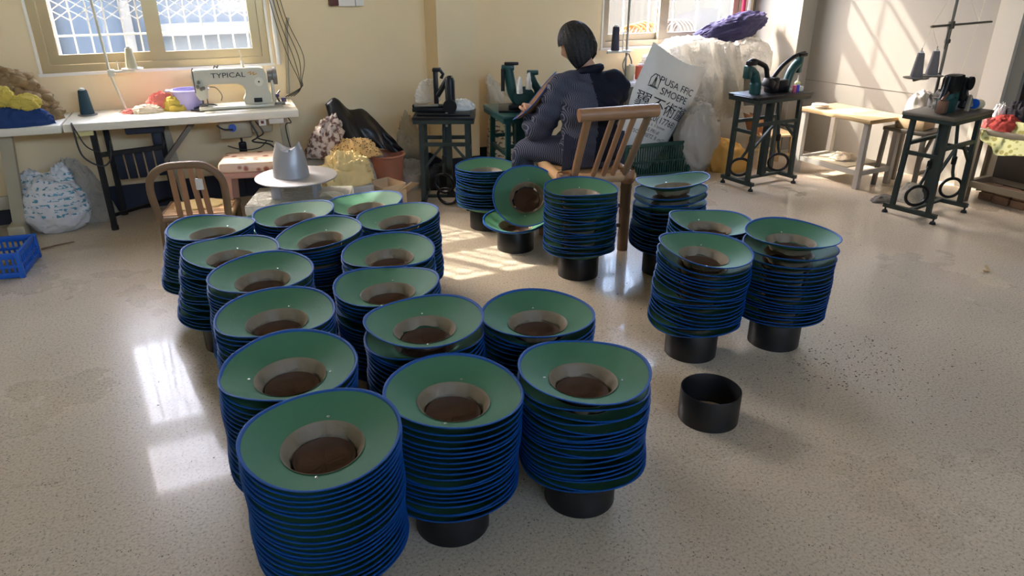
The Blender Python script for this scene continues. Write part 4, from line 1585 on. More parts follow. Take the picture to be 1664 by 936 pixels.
crate(bc, 0.42, 0.34, 0.155, M['blue_pl'], 13, 9, rim=0.035)
mb = MB()
r = random.Random(5)
for i in range(240):
    mb.box((r.uniform(-0.18, 0.18), r.uniform(-0.14, 0.14), 0.022 + r.uniform(0, 0.03)), (r.uniform(0.016, 0.034), r.uniform(0.012, 0.024), 0.016), (r.uniform(0, 3), r.uniform(0, 3), r.uniform(0, 3)))
o = mb.build('cork_scraps', M['cork'], loc=(-1.10, 4.92, 0.0), rz=R(-8), smooth=False)
tag(o, 'pale cork chips lying in the blue crate', 'scraps', kind='stuff')
mb = MB()
mb.tube([(-0.87, 5.20, 0.006), (-0.79, 5.235, 0.007), (-0.69, 5.265, 0.006)], [0.006, 0.005, 0.003], 7)
tag(mb.build('thin_stick', M['bamboo_d']), 'thin dark stick on the floor behind the blue crate', 'stick')

# ------------------------------------------------------------------ small bent-bamboo chair
sc_ = thing('bamboo_chair', 'small old bamboo chair with a bent arched back', 'chair', (0.10, 4.92, 0), R(-14))
mb = MB()
mb.tube(spline([(-0.205, -0.17, 0.20), (-0.225, -0.19, 0.40), (-0.20, -0.20, 0.50), (-0.12, -0.205, 0.555), (0.0, -0.205, 0.565), (0.11, -0.205, 0.555), (0.185, -0.20, 0.49), (0.205, -0.185, 0.40), (0.195, -0.16, 0.20)], 6), 0.023, 12)
mb.build('back_hoop', M['bamboo_d'], sc_)
for i, x in enumerate((-0.085, -0.03, 0.025, 0.075)):
    mb = MB()
    mb.beam((x + (0.02 if i > 1 else 0), -0.17, 0.22), (x, -0.205, 0.55), 0.034, 0.01, up=(0, 1, 0.2))
    mb.build('back_slat', M['bamboo'], sc_)
mb = MB()
mb.bbox((0.065, -0.197, 0.44), (0.045, 0.022, 0.07), 0.004)
mb.build('tape_wrap', M['white_pl'], sc_)
mb = MB()
for y in (-0.17, 0.17):
    mb.tube([(-0.22, y, 0.215), (0.22, y, 0.215)], 0.02, 10)
for x in (-0.21, 0.21):
    mb.tube([(x, -0.18, 0.215), (x, 0.18, 0.215)], 0.02, 10)
mb.build('seat_frame', M['bamboo_d'], sc_)
for i in range(7):
    mb = MB()
    mb.bbox((0, -0.13 + i * 0.043, 0.232), (0.40, 0.036, 0.008), 0.003)
    mb.build('seat_slat', M['bamboo_l'], sc_)
for x in (-0.195, 0.195):
    for y in (-0.165, 0.165):
        mb = MB()
        mb.tube([(x * 1.05, y * 1.05, 0.0), (x, y, 0.21)], 0.022, 10)
        mb.build('leg', M['bamboo_d'], sc_)
mb = MB()
mb.blob((0, 0, 0), (0.15, 0.12, 0.025), 31, 0.1, 2, 30, 14)
tag(mb.build('seat_cloth', M['cream_cloth'], loc=(0.10, 4.97, 0.237)), 'pale cloth lying on the seat of the small bent chair', 'cloth')

# ------------------------------------------------------------------ hat mould on its round table, crate and cushion
gc = thing('green_crate', 'mint green slatted crate under the grey hat mould', 'crate', (0.66, 4.62, 0), R(-20))
crate(gc, 0.52, 0.34, 0.25, M['mint_pl'], 9, 6, rim=0.03)
mb = MB()
mb.bbox((0, 0, 0.285), (0.62, 0.42, 0.06), 0.01)
tag(mb.build('wrapped_board', M['film'], loc=(0.70, 4.63, 0.0), rz=R(-20)), 'plastic-wrapped board lying on the mint green crate', 'board')
mt = thing('mould_stand', 'round grey metal disc on short legs carrying the hat mould', 'stand', (0.69, 4.66, 0.316), R(-20))
mb = MB()
mb.lathe([(0.0001, 0.112), (0.25, 0.112), (0.256, 0.116), (0.256, 0.122), (0.25, 0.126), (0.0001, 0.126)], 56)
mb.build('disc', M['mould'], mt)
for i in range(4):
    a = R(45 + 90 * i)
    mb = MB()
    mb.bbox((0.17 * math.cos(a), 0.12 * math.sin(a), 0.056), (0.03 if i != 2 else 0.06, 0.03, 0.112), 0.004)
    mb.build('leg', M['mould'], mt)
mb = MB()
vs, fs = [], []
SEGM = 48
rows = 18
for j in range(rows + 1):
    t = j / rows
    for k in range(SEGM):
        a = 2 * PI * k / SEGM
        rr = 0.113 * (1 - 0.12 * t - 0.24 * t ** 2.6)
        x, y = rr * 1.0 * math.cos(a), rr * 0.88 * math.sin(a)
        # two peaks left and right with a dip between them, like a creased crown
        hgt = 0.192 + 0.027 * math.cos(2 * a)
        vs.append((x, y, 0.001 + hgt * t))
# creased hollow in the crown
for j in range(1, 7):
    t = j / 6
    for k in range(SEGM):
        a = 2 * PI * k / SEGM
        rr = 0.0723 * (1 - t) + 0.0005
        hgt = 0.192 + 0.027 * math.cos(2 * a)
        z = hgt - 0.05 * math.sin(min(1, t * 1.6) * PI / 2) * (0.55 + 0.45 * abs(math.cos(a)))
        vs.append((rr * math.cos(a), rr * 0.88 * math.sin(a), 0.001 + z))
for j in range(rows + 6):
    for k in range(SEGM):
        l = (k + 1) % SEGM
        fs.append((j * SEGM + k, j * SEGM + l, (j + 1) * SEGM + l, (j + 1) * SEGM + k))
mb.add(vs, fs)
tag(mb.build('hat_mould', M['mould'], loc=(0.66, 4.66, 0.442), rz=R(-22), ang=60), 'grey metal cowboy-crown hat mould on a round disc', 'hat mould')
ps = thing('plastic_stool', 'pale pink low stool under the dotted cushion', 'stool', (0.47, 5.12, 0.0), R(-14))
mb = MB()
mb.bbox((0, 0, 0.395), (0.34, 0.30, 0.045), 0.015)
mb.build('seat', M['pink_pl'], ps)
for sx in (-1, 1):
    for sy in (-1, 1):
        mb = MB()
        mb.beam((sx * 0.16, sy * 0.14, 0), (sx * 0.14, sy * 0.12, 0.375), 0.04, 0.03)
        mb.build('leg', M['pink_pl'], ps)
mb = MB()
mb.bbox((0, 0, 0), (0.42, 0.34, 0.075), 0.03)
cu_ = mb.build('dotted_cushion', M['cushion'], loc=(0.49, 5.10, 0.456), rz=R(-14))
tag(cu_, 'pale pink dotted cushion behind the hat mould', 'cushion')
mb = MB()
for i in range(6):
    mb.tube(spline([(0.0 + i * 0.012, 0, 0.0), (0.02 + i * 0.012, -0.03, 0.03), (0.05 + i * 0.014, -0.05, 0.02), (0.075 + i * 0.012, -0.09, 0.004)]), 0.005, 6)
tag(mb.build('rope_coil', M['rope'], loc=(0.80, 4.53, 0.322)), 'pale rope hank hanging over the wrapped board edge', 'rope')

# bin, bucket and the heap of garments
mb = MB()
mb.blob((0, 0, 0), (0.38, 0.24, 0.44), 41, 0.05, 2.0, 56, 30, p=0.55)
tag(mb.build('covered_bin', M['grey_sack'], loc=(1.18, 5.57, 0), ang=80), 'bin draped in grey plastic under the garment heap', 'bin')
bu = thing('terracotta_bucket', 'terracotta plastic bucket right of the garment heap', 'bucket', (1.50, 5.42, 0))
mb = MB()
mb.lathe([(0.0001, 0.0), (0.10, 0.0), (0.135, 0.33), (0.128, 0.33), (0.095, 0.01), (0.0001, 0.01)], 32)
mb.build('pail', M['terracotta'], bu)
mb = MB()
mb.tube(arc((0, 0, 0.33), 0.137, 0, 360, 36, 'xy')[:-1], 0.01, 8, closed=True)
mb.build('rim', M['terracotta'], bu)


def drape(name, m, pts_w, label, loc, cat='garment', thick=0.012, seed=1, amp=0.02, rows=18, cols=26):
    """cloth sheet: a grid between a ridge line and a hem line, with folds; given thickness"""
    a, b = [spline(q, 10) for q in pts_w]
    na, nb_ = len(a), len(b)
    vs, fs = [], []
    for layer in (0, 1):
        for j in range(rows + 1):
            t = j / rows
            for i in range(cols + 1):
                s_ = i / cols
                pa = a[min(na - 1, int(s_ * (na - 1)))]
                pb_ = b[min(nb_ - 1, int(s_ * (nb_ - 1)))]
                p_ = pa.lerp(pb_, t)
                w = amp * (0.3 + t)
                d_ = w * math.sin(s_ * 17 + seed + 2 * noise.noise(Vector((s_ * 3, t * 2, seed)))) + 0.6 * w * noise.noise(Vector((s_ * 9, t * 7, seed * 3.1)))
                bulge = 0.03 * math.sin(t * PI)
                vs.append((p_.x, p_.y - bulge - d_ + (thick if layer else 0), p_.z + 0.5 * d_))
    n1 = (rows + 1) * (cols + 1)
    for layer in (0, 1):
        for j in range(rows):
            for i in range(cols):
                k = layer * n1 + j * (cols + 1) + i
                q = (k, k + 1, k + cols + 2, k + cols + 1)
                fs.append(q if layer == 0 else q[::-1])
    edge = [i for i in range(cols + 1)] + [j * (cols + 1) + cols for j in range(1, rows + 1)] + [rows * (cols + 1) + i for i in range(cols - 1, -1, -1)] + [j * (cols + 1) for j in range(rows - 1, 0, -1)]
    for i, e in enumerate(edge):
        f = edge[(i + 1) % len(edge)]
        fs.append((e, f, f + n1, e + n1))
    mb = MB()
    mb.add(vs, fs)
    o = mb.build(name, m, loc=loc, ang=80)
    return tag(o, label, cat)


drape('black_garment', M['black_cloth'], ([(-0.02, 0, 0.30), (0.06, 0, 0.34), (0.16, 0, 0.25), (0.27, 0.02, 0.24), (0.33, 0.02, 0.18)],
                                         [(0.0, -0.12, 0.05), (0.12, -0.16, 0.03), (0.26, -0.17, -0.01), (0.42, -0.15, -0.07), (0.52, -0.12, -0.08)]),
      'black satin garment thrown over the garment heap', (1.12, 5.56, 0.42), 'garment', 0.02, 3, 0.02)
mb = MB()
mb.blob((0, 0, 0), (0.15, 0.12, 0.27), 52, 0.15, 2.6, 48, 28, p=0.9, lean=(0.2, 0), oct=4)
tag(mb.build('marbled_bundle', M['leopard2'], loc=(1.05, 5.47, 0.36), ang=80), 'marbled brown and white cloth bundle on the garment heap', 'cloth')
mb = MB()
mb.blob((0, 0, 0), (0.20, 0.09, 0.13), 54, 0.2, 2.6, 48, 26, p=0.9, rot=R(-18))
tag(mb.build('leopard_cloth', M['leopard'], loc=(1.23, 5.36, 0.36), ang=80), 'leopard spotted cloth hanging in front of the black garment', 'cloth')
mb = MB()
mb.blob((0, 0, 0), (0.19, 0.14, 0.21), 56, 0.2, 3.2, 60, 34, p=0.9, oct=5)
tag(mb.build('yellow_bundle', M['cream_cloth'], loc=(1.09, 5.06, 0.25), ang=80), 'sunlit pale yellow cloth bundle right of the hat mould', 'cloth')
mb = MB()
mb.bbox((0, 0, 0.125), (0.36, 0.24, 0.25), 0.02)
tag(mb.build('grey_box', M['grey_sack'], loc=(1.10, 5.06, 0.0), rz=R(-10)), 'grey wrapped box under the pale yellow bundle', 'box')
cbx = thing('cardboard_box', 'open cardboard box right of the pale yellow bundle', 'box', (1.37, 5.03, 0), R(20))
for k, (c, s_) in enumerate((((0, -0.11, 0.11), (0.20, 0.006, 0.22)), ((0, 0.11, 0.11), (0.20, 0.006, 0.22)), ((-0.1, 0, 0.11), (0.006, 0.22, 0.22)), ((0.1, 0, 0.11), (0.006, 0.22, 0.22)))):
    mb = MB()
    mb.box(c, s_)
    mb.build('side', M['card'], cbx, smooth=False)
mb = MB()
mb.box((0.13, -0.11, 0.18), (0.15, 0.006, 0.12), (0.9, 0.3, 0.5))
mb.build('flap', M['card'], cbx, smooth=False)
# small white tub near the black stand
tubt = thing('white_tub', 'white plastic tub with clear bag left of the black sewing stand', 'tub', (1.74, 5.57, 0))
mb = MB()
mb.lathe([(0.0001, 0.0), (0.075, 0.0), (0.095, 0.12), (0.10, 0.125), (0.09, 0.125), (0.07, 0.008), (0.0001, 0.008)], 28)
mb.build('pail', M['white_pl'], tubt)
mb = MB()
mb.blob((0, 0, 0.122), (0.1, 0.095, 0.11), 61, 0.18, 2.2, 32, 18)
mb.build('clear_liner', M['film_t'], tubt, ang=80)
mb = MB()
mb.blob((0, 0, 0), (0.14, 0.09, 0.19), 62, 0.1, 2, 36, 20, p=0.7)
tag(mb.build('dark_bag', M['black_cloth'], loc=(1.95, 5.47, 0.0)), 'dark bag on the floor behind the black sewing stand', 'bag')
mb = MB()
mb.blob((0, 0, 0), (0.12, 0.06, 0.48), 63, 0.2, 2.0, 36, 24, p=0.8)
tag(mb.build('clear_bag', M['film_t'], loc=(1.80, 5.80, 0.0), ang=80), 'limp clear plastic bag hanging on wall behind the bucket', 'bag')

# ------------------------------------------------------------------ sewing stands
STAND_H = 0.74


def sewing_stand(label, loc, rz, w, d, h, m, mtop, loops=((-0.6, 0.0), (0.7, 0.25)), lean=0.0, flat=False):
    t = thing('sewing_stand', label, 'stand', loc, rz)
    mb = MB()
    mb.bbox((0, 0, h - 0.012), (w, d, 0.024), 0.004)
    mb.build('table_top', mtop, t)
    mb = MB()
    for sx in (-1, 1):
        mb.box((sx * (w / 2 - 0.012), 0, h - 0.035), (0.02, d * 0.96, 0.03))
    for sy in (-1, 1):
        mb.box((0, sy * (d / 2 - 0.012), h - 0.035), (w * 0.96, 0.02, 0.03))
    mb.build('apron', m, t, smooth=False)
    lx, ly = w / 2 - 0.05, d / 2 - 0.05
    for sx in (-1, 1):
        for sy in (-1, 1):
            mb = MB()
            mb.beam((sx * lx, sy * ly, 0.055), (sx * lx * 0.97, sy * ly * 0.9, h - 0.03), 0.034, 0.03)
            mb.build('leg', m, t, smooth=False)
        mb = MB()
        mb.beam((sx * lx, -d / 2 - 0.01, 0.055), (sx * lx, d / 2 + 0.01, 0.055), 0.034, 0.03)
        bar = mb.build('base_bar', m, t, smooth=False)
        for sy in (-1, 1):
            mb = MB()
            mb.cyl((sx * lx, sy * (d / 2 - 0.005), 0.0), 0.022, 0.018, 14, 0.016)
            mb.tube([(sx * lx, sy * (d / 2 - 0.005), 0.015), (sx * lx, sy * (d / 2 - 0.005), 0.045)], 0.007, 8)
            mb.build('levelling_foot', M['rubber'], bar)
    for sy in (-1, 1):
        mb = MB()
        mb.beam((-lx, sy * ly * 0.95, h * 0.70), (lx, sy * ly * 0.95, h * 0.70), 0.022, 0.026)
        mb.build('rail', m, t, smooth=False)
    for sx in (-1, 1):
        mb = MB()
        mb.beam((sx * lx, -ly, h * 0.62), (sx * lx, ly, h * 0.62), 0.022, 0.026)
        mb.build('rail', m, t, smooth=False)
    mb = MB()
    mb.beam((-lx, 0, 0.06), (lx, 0, 0.06), 0.03, 0.02)
    mb.build('stretcher', m, t, smooth=False)
    mb = MB()
    mb.beam((-lx, -ly * 0.9, h * 0.42), (-0.02, -ly * 0.9, h * 0.68), 0.018, 0.018)
    mb.beam((lx, -ly * 0.9, h * 0.50), (lx * 0.4, -ly * 0.9, h * 0.68), 0.018, 0.018)
    mb.build('diagonal_brace', m, t, smooth=False)
    # vertical column under the machine with treadle rods and loops
    mb = MB()
    mb.beam((0.02, 0, 0.06), (0.02, 0, h - 0.02), 0.045, 0.05)
    mb.build('column', m, t, smooth=False)
    for (x, y) in loops:
        X, Yy = x, y
        ca, sa = math.cos(R(-30)), math.sin(R(-30))

        def loop_pts(cx, cz, ra, rb):
            return [(cx + (p_[0] - cx) * ca, Yy + (p_[0] - cx) * sa, p_[2]) for p_ in arc((cx, Yy, cz), ra, 0, 360, 30, 'xz', rb)[:-1]]
        mb = MB()
        mb.tube([(X * 0.35, Yy + 0.02, h - 0.05), (X * 0.55, Yy, h * 0.62), (X * 0.8, Yy, h * 0.40), (X, Yy, 0.245)], [0.012, 0.013, 0.012, 0.011], 8)
        rod = mb.build('treadle_rod', m, t)
        mb = MB()
        mb.bbox((X * 0.66, Yy, h * 0.52), (0.03, 0.03, 0.06), 0.006)
        mb.build('coupling', M['black_m'], rod)
        mb = MB()
        mb.tube(loop_pts(X, 0.175, 0.082, 0.070), 0.011, 8, closed=True)
        mb.build('treadle_loop', M['black_m'], t)
        if flat:
            mb = MB()
            mb.tube(loop_pts(X + 0.02, 0.075, 0.085, 0.058), 0.011, 8, closed=True)
            mb.build('treadle_loop', M['black_m'], t)
    return t


def sub(o, *xyz):
    """local point of a thing to the room"""
    c, s_ = math.cos(o.rotation_euler.z), math.sin(o.rotation_euler.z)
    return (o.location.x + xyz[0] * c - xyz[1] * s_, o.location.y + xyz[0] * s_ + xyz[1] * c, o.location.z + xyz[2])


# black stand, left of the middle
s1 = sewing_stand('black and green iron sewing stand before the wall pier', (1.85, 5.02, 0), R(-25), 0.44, 0.36, 0.69, M['dkgreen'], M['black_m'], ((-0.02, -0.06),), flat=True)
m1 = thing('sewing_machine', 'tall black post sewing machine on the stand by the wall pier', 'sewing machine', sub(s1, 0, 0, 0.69), R(-25))
mb = MB()
mb.bbox((-0.09, 0.0, 0.03), (0.28, 0.14, 0.03), 0.006)
mb.bbox((-0.12, -0.03, 0.055), (0.22, 0.05, 0.02), 0.005)
mb.bbox((0.0, -0.02, 0.008), (0.38, 0.24, 0.014), 0.004)
mb.build('bed', M['black_m'], m1)
mb = MB()
mb.bbox((-0.06, 0.02, 0.17), (0.032, 0.05, 0.25), 0.008)
mb.bbox((-0.05, 0.02, 0.30), (0.06, 0.06, 0.025), 0.006)
mb.tube([(-0.035, 0.02, 0.31), (-0.005, 0.02, 0.27), (-0.02, 0.02, 0.24)], 0.012, 8)
mb.build('post', M['black_m'], m1)
mb = MB()
mb.lathe([(0.0001, 0.0), (0.036, 0.0), (0.036, 0.2), (0.028, 0.22), (0.0001, 0.22)], 20, (0.045, -0.03, 0.03))
mb.tube(spline([(-0.05, 0.01, 0.12), (-0.01, 0.0, 0.18), (0.03, -0.02, 0.24), (0.06, -0.03, 0.245)]), 0.02, 10)
mb.build('arm_cylinder', M['black_m'], m1)
mb = MB()
mb.cyl((0, 0, 0), 0.05, 0.018, 24, mtx=Matrix.Translation((0.045, -0.085, 0.06)) @ Matrix.Rotation(R(90), 4, 'X'))
mb.build('wheel', M['black_m'], m1)
mb = MB()
mb.tube([(-0.21, -0.08, 0.06), (-0.04, -0.08, 0.065)], 0.012, 10)
mb.tube([(0.02, -0.11, 0.02), (0.02, -0.11, -0.08)], 0.012, 8)
mb.build('roller', M['steel'], m1)
mb = MB()
mb.blob((0, 0, 0), (0.09, 0.07, 0.15), 71, 0.2, 2.2, 36, 22)
tag(mb.build('clear_bag', M['film_t'], loc=sub(s1, -0.13, 0.1, 0.755), ang=80), 'small clear bag on the back of the black machine bed', 'bag')
mb = MB()
mb.blob((0, 0, 0), (0.10, 0.07, 0.07), 72, 0.2, 2.2, 36, 20)
tag(mb.build('white_cloth', M['paper'], loc=sub(s1, 0.12, 0.05, 0.706), ang=80), 'crumpled white paper on the right of the black stand', 'paper')
mb = MB()
mb.tube([(0, 0, 0.06), (0, 0, 0.62), (0.012, 0.01, 0.66)], 0.012, 8)

# green stand in front of the woman
s2 = sewing_stand('green enamel sewing stand in front of the seated woman', (2.27, 4.70, 0), R(-8), 0.34, 0.52, 0.735, M['green_m'], M['green_m'], ((0.04, 0.08),))
m2 = thing('sewing_machine', 'green sewing machine in front of the seated woman', 'sewing machine', sub(s2, 0.0, 0, 0.735), R(-25))
mb = MB()
mb.bbox((0.0, 0.0, 0.008), (0.24, 0.3, 0.014), 0.004)
mb.bbox((0.02, -0.06, 0.03), (0.14, 0.12, 0.03), 0.006)
mb.build('bed', M['black_m'], m2)
mb = MB()
mb.tube(spline([(0.12, 0.0, 0.01), (0.02, 0.0, 0.045), (-0.02, 0, 0.11), (-0.04, 0, 0.20), (-0.055, 0, 0.29)]), [0.05] * 17 + [0.045] * 16, 12) if False else mb.tube(spline([(0.12, 0.0, 0.02), (0.03, 0.0, 0.045), (-0.02, 0, 0.11), (-0.04, 0, 0.20), (-0.055, 0, 0.29)]), 0.036, 12)
mb.bbox((-0.055, 0, 0.285), (0.09, 0.06, 0.035), 0.008)
mb.build('arm', M['green_m'], m2)
mb = MB()
mb.tube([(-0.09, -0.03, 0.28), (-0.09, -0.03, 0.13)], 0.014, 10)
mb.bbox((-0.03, -0.02, 0.315), (0.10, 0.03, 0.02), 0.006)
mb.build('needle_bar', M['black_m'], m2)
mb = MB()
mb.tube(spline([(0.14, 0.02, 0.03), (0.16, 0.02, 0.12), (0.13, 0.02, 0.18), (0.10, 0.02, 0.24)]), 0.03, 10)
mb.bbox((0.12, 0.02, 0.25), (0.08, 0.05, 0.03), 0.006)
mb.build('rear_arm', M['green_m'], m2)
mb = MB()
mb.cyl((0, 0, 0), 0.075, 0.02, 26, mtx=Matrix.Translation((0.06, -0.05, 0.09)) @ Matrix.Rotation(R(90), 4, 'X'))
mb.cyl((0, 0, 0), 0.03, 0.035, 16, mtx=Matrix.Translation((0.06, -0.05, 0.09)) @ Matrix.Rotation(R(90), 4, 'X'))
mb.build('wheel', M['green_m'], m2)
for i, (dx, dz_, sd) in enumerate(((0.03, 0.12, 81), (0.09, 0.15, 82))):
    mb = MB()
    mb.blob((0, 0, 0), (0.022, 0.03, 0.10), sd, 0.2, 2.2, 24, 16)
    mb.build('white_rag', M['paper'], m2, loc=(dx, -0.07, dz_))

# dark green stand, right of the window heap
s3 = sewing_stand('dark green sewing stand with two arms by the plastic heap', (4.42, 4.44, 0), R(4), 0.60, 0.32, 0.745, M['dkgreen'], M['black_m'], ((-0.27, -0.03), (0.13, -0.07)))
mb = MB()
mb.bbox((0.30, 0.0, 0.735), (0.12, 0.26, 0.012), 0.003)
mb.bbox((-0.28, -0.02, 0.735), (0.1, 0.2, 0.012), 0.003)
mb.build('side_leaf', M['black_m'], s3)
m3 = thing('sewing_machine', 'dark green two-armed sewing machine near the corner pier', 'sewing machine', sub(s3, 0, 0, 0.745), R(4))
mb = MB()
mb.tube(spline([(-0.16, 0.02, 0.0), (-0.165, 0.02, 0.09), (-0.20, 0.02, 0.16), (-0.25, 0.02, 0.19)]), [0.046] * 8 + [0.04] * 8 + [0.034] * 9, 12)
mb.bbox((-0.265, 0.02, 0.17), (0.05, 0.06, 0.10), 0.012)
mb.build('left_arm', M['green_m'], m3)
mb = MB()
mb.tube(spline([(-0.29, 0.0, 0.24), (-0.24, 0.0, 0.255), (-0.14, 0.0, 0.225), (-0.09, 0, 0.195), (-0.06, 0, 0.12), (-0.02, 0.0, 0.09)]), 0.019, 10)
mb.bbox((-0.255, 0.0, 0.24), (0.08, 0.05, 0.035), 0.008)
mb.build('left_lever', M['black_m'], m3)
mb = MB()
mb.bbox((0.0, 0.0, 0.06), (0.07, 0.10, 0.12), 0.012)
mb.bbox((-0.06, -0.02, 0.075), (0.08, 0.08, 0.07), 0.014, rot=(0, 0.5, 0))
mb.bbox((0.10, 0.0, 0.05), (0.12, 0.08, 0.09), 0.014)
mb.build('gear_case', M['black_m'], m3)
mb = MB()
mb.tube(spline([(0.0, 0, 0.11), (0.08, 0, 0.19), (0.17, 0, 0.245), (0.25, 0, 0.275), (0.33, 0, 0.285)]), 0.017, 10)
mb.bbox((0.30, 0.0, 0.275), (0.09, 0.05, 0.03), 0.008)
mb.build('right_lever', M['black_m'], m3)
mb = MB()
mb.tube(spline([(0.18, 0.02, 0.0), (0.20, 0.02, 0.08), (0.235, 0.02, 0.16), (0.29, 0.02, 0.21)]), 0.036, 12)
mb.bbox((0.305, 0.02, 0.20), (0.05, 0.055, 0.14), 0.012)
mb.build('right_arm', M['green_m'], m3)
bt = thing('small_bottle', 'small bottle with clear liquid on the two-armed machine stand', 'bottle', sub(s3, 0.30, 0.0, 0.7415))
mb = MB()
mb.lathe([(0.0001, 0), (0.022, 0), (0.024, 0.01), (0.024, 0.06), (0.012, 0.072), (0.01, 0.075), (0.0001, 0.075)], 18)
mb.build('body', mat('yellowish_liquid', (206, 204, 150), 0.2), bt)
mb = MB()
mb.cyl((0, 0, 0.075), 0.007, 0.045, 10, 0.003)
mb.build('spout', M['white_pl'], bt)
for i, (dx, mm, lab) in enumerate(((0.20, (70, 76, 190), 'small blue tube on the two-armed machine stand'), (0.165, (212, 96, 130), 'small pink tube on the two-armed machine stand'))):
    mb = MB()
    mb.cyl((0, 0, 0), 0.015, 0.055, 14)
    tag(mb.build('small_tube', mat('tube_%d' % i, mm, 0.4), loc=sub(s3, dx, -0.09, 0.745)), lab, 'tube')
mb = MB()
mb.bbox((0, 0, 0.02), (0.06, 0.05, 0.04), 0.006)
tag(mb.build('paper_box', M['white_pl'], loc=sub(s3, 0.25, -0.06, 0.745)), 'tiny white box beside the small bottle', 'box')

# near dark stand on the right
s4 = sewing_stand('dark green sewing stand nearest the right wall', (4.96, 3.29, 0), R(10), 0.56, 0.36, 0.745, M['dkgreen'], M['steel_d'], ((-0.24, -0.03), (0.17, -0.07)))
m4 = thing('sewing_machine', 'rusty topped green sewing machine nearest the right wall', 'sewing machine', sub(s4, 0, 0, 0.745), R(10))
mb = MB()
mb.bbox((-0.11, -0.02, 0.05), (0.12, 0.09, 0.10), 0.014, rot=(0, -0.1, 0))
mb.tube(spline([(-0.15, -0.02, 0.0), (-0.12, -0.02, 0.07), (-0.08, -0.02, 0.14)]), 0.04, 12)
mb.tube(spline([(-0.05, -0.02, 0.0), (-0.03, -0.02, 0.08), (-0.03, -0.02, 0.14)]), 0.035, 12)
mb.build('body', M['green_m'], m4)
mb = MB()
mb.bbox((-0.09, -0.02, 0.19), (0.13, 0.10, 0.13), 0.03)
mb.bbox((-0.03, -0.02, 0.225), (0.08, 0.07, 0.05), 0.012)
mb.tube(spline([(-0.15, -0.02, 0.24), (-0.17, -0.02, 0.16), (-0.19, -0.02, 0.10)]), 0.02, 10)
mb.build('head', M['black_m'], m4)
mb = MB()
mb.bbox((-0.20, -0.04, 0.05), (0.06, 0.06, 0.09), 0.012)
mb.tube([(-0.22, -0.04, 0.09), (-0.15, -0.03, 0.14)], 0.014, 8)
mb.build('lever', mat('rusty_iron', (118, 88, 72), 0.6, 0.3, var=0.25, scale=20), m4)
mb = MB()
mb.bbox((0.02, -0.04, 0.15), (0.05, 0.07, 0.16), 0.016)
mb.cyl((0, 0, 0), 0.045, 0.02, 20, mtx=Matrix.Translation((0.04, -0.07, 0.19)) @ Matrix.Rotation(R(90), 4, 'X'))
mb.tube(spline([(0.04, -0.05, 0.12), (0.09, -0.05, 0.07), (0.07, -0.05, 0.02)]), 0.02, 10)
mb.build('feed_arm', M['black_m'], m4)
mb = MB()
mb.tube([(0.08, -0.08, 0.0), (0.09, -0.08, 0.10), (0.13, -0.08, 0.03)], 0.016, 8)
mb.build('clamp', mat('pale_iron', (168, 160, 144), 0.5, 0.3), m4)
mb = MB()
mb.blob((0, 0, 0), (0.17, 0.10, 0.15), 91, 0.16, 2.2, 44, 24, p=0.8)
tag(mb.build('grey_bundle', M['grey_cloth'], loc=sub(s4, 0.14, 0.07, 0.745), ang=80), 'crumpled grey cloth on the stand nearest the right wall', 'cloth')
bo = thing('thread_spool', 'short cream spool with blue edge lying beside the grey cloth', 'spool', sub(s4, 0.16, -0.09, 0.777), R(10))
mb = MB()
mb.cyl((0, 0, 0), 0.032, 0.09, 20, mtx=Matrix.Rotation(R(90), 4, 'Y'))
mb.build('thread', M['cream_spool'], bo)
mb = MB()
mb.cyl((-0.012, 0, 0), 0.034, 0.012, 20, mtx=Matrix.Translation((-0.012, 0, 0)) @ Matrix.Rotation(R(90), 4, 'Y'))
mb.build('flange', M['blue_pl'], bo)
# its thread stand
t4 = thing('thread_stand', 'tall grey thread stand with crossbar behind the rightmost machine', 'thread stand', sub(s4, 0.03, 0.13, 0.745), R(10))
mb = MB()
mb.cyl((0, 0, 0), 0.03, 0.014, 16)
mb.tube([(0, 0, 0.0), (0.0, 0, 0.85)], 0.011, 12)
mb.build('pole', M['steel_d'], t4)
mb = MB()
mb.tube([(-0.27, 0, 0.555), (0.60, 0, 0.555)], 0.008, 10)
mb.bbox((0, 0, 0.555), (0.04, 0.035, 0.05), 0.006)
mb.bbox((0, 0, 0.45), (0.035, 0.03, 0.03), 0.006)
mb.tube([(-0.02, 0, 0.40), (-0.03, 0, 0.55)], 0.006, 8)
mb.build('crossbar', M['steel_d'], t4)
mb = MB()
mb.tube([(-0.47, -0.06, 0.232), (0.0, 0.0, 0.232)], 0.009, 10)
mb.build('spool_arm', M['steel_d'], t4)
for i, x in enumerate((-0.45, -0.25)):
    mb = MB()
    mb.cyl((x, -0.06, 0.243), 0.075, 0.005, 26, 0.08)
    tr_ = mb.build('spool_tray', M['steel_d'], t4)
    mb = MB()
    mb.tube([(x, -0.06, 0.24), (x, -0.06, 0.435)], 0.0035, 6)
    mb.build('spindle', M['steel_d'], tr_)
    pp = sub(t4, x, -0.06, 0.249)
    cone('thread_spool', M['grey_spool'], pp, ('left' if i == 0 else 'right') + ' of two grey thread cones by the rightmost machine', 0.155, 0.038, 0.022)
mb = MB()
for (a, b) in (((-0.45, -0.06, 0.43), (-0.26, 0, 0.555)), ((-0.25, -0.06, 0.43), (-0.255, 0, 0.555)), ((-0.26, 0, 0.555), (0.0, 0, 0.85)), ((0.4, 0, 0.555), (0.02, 0.0, 0.85)), ((0.4, 0, 0.555), (0.3, 0.0, 0.15)), ((0.4, 0.0, 0.555), (0.43, 0, 1.1))):
    mb.tube([a, b], 0.0012, 4)
mb.build('threads', M['cream_spool'], t4)

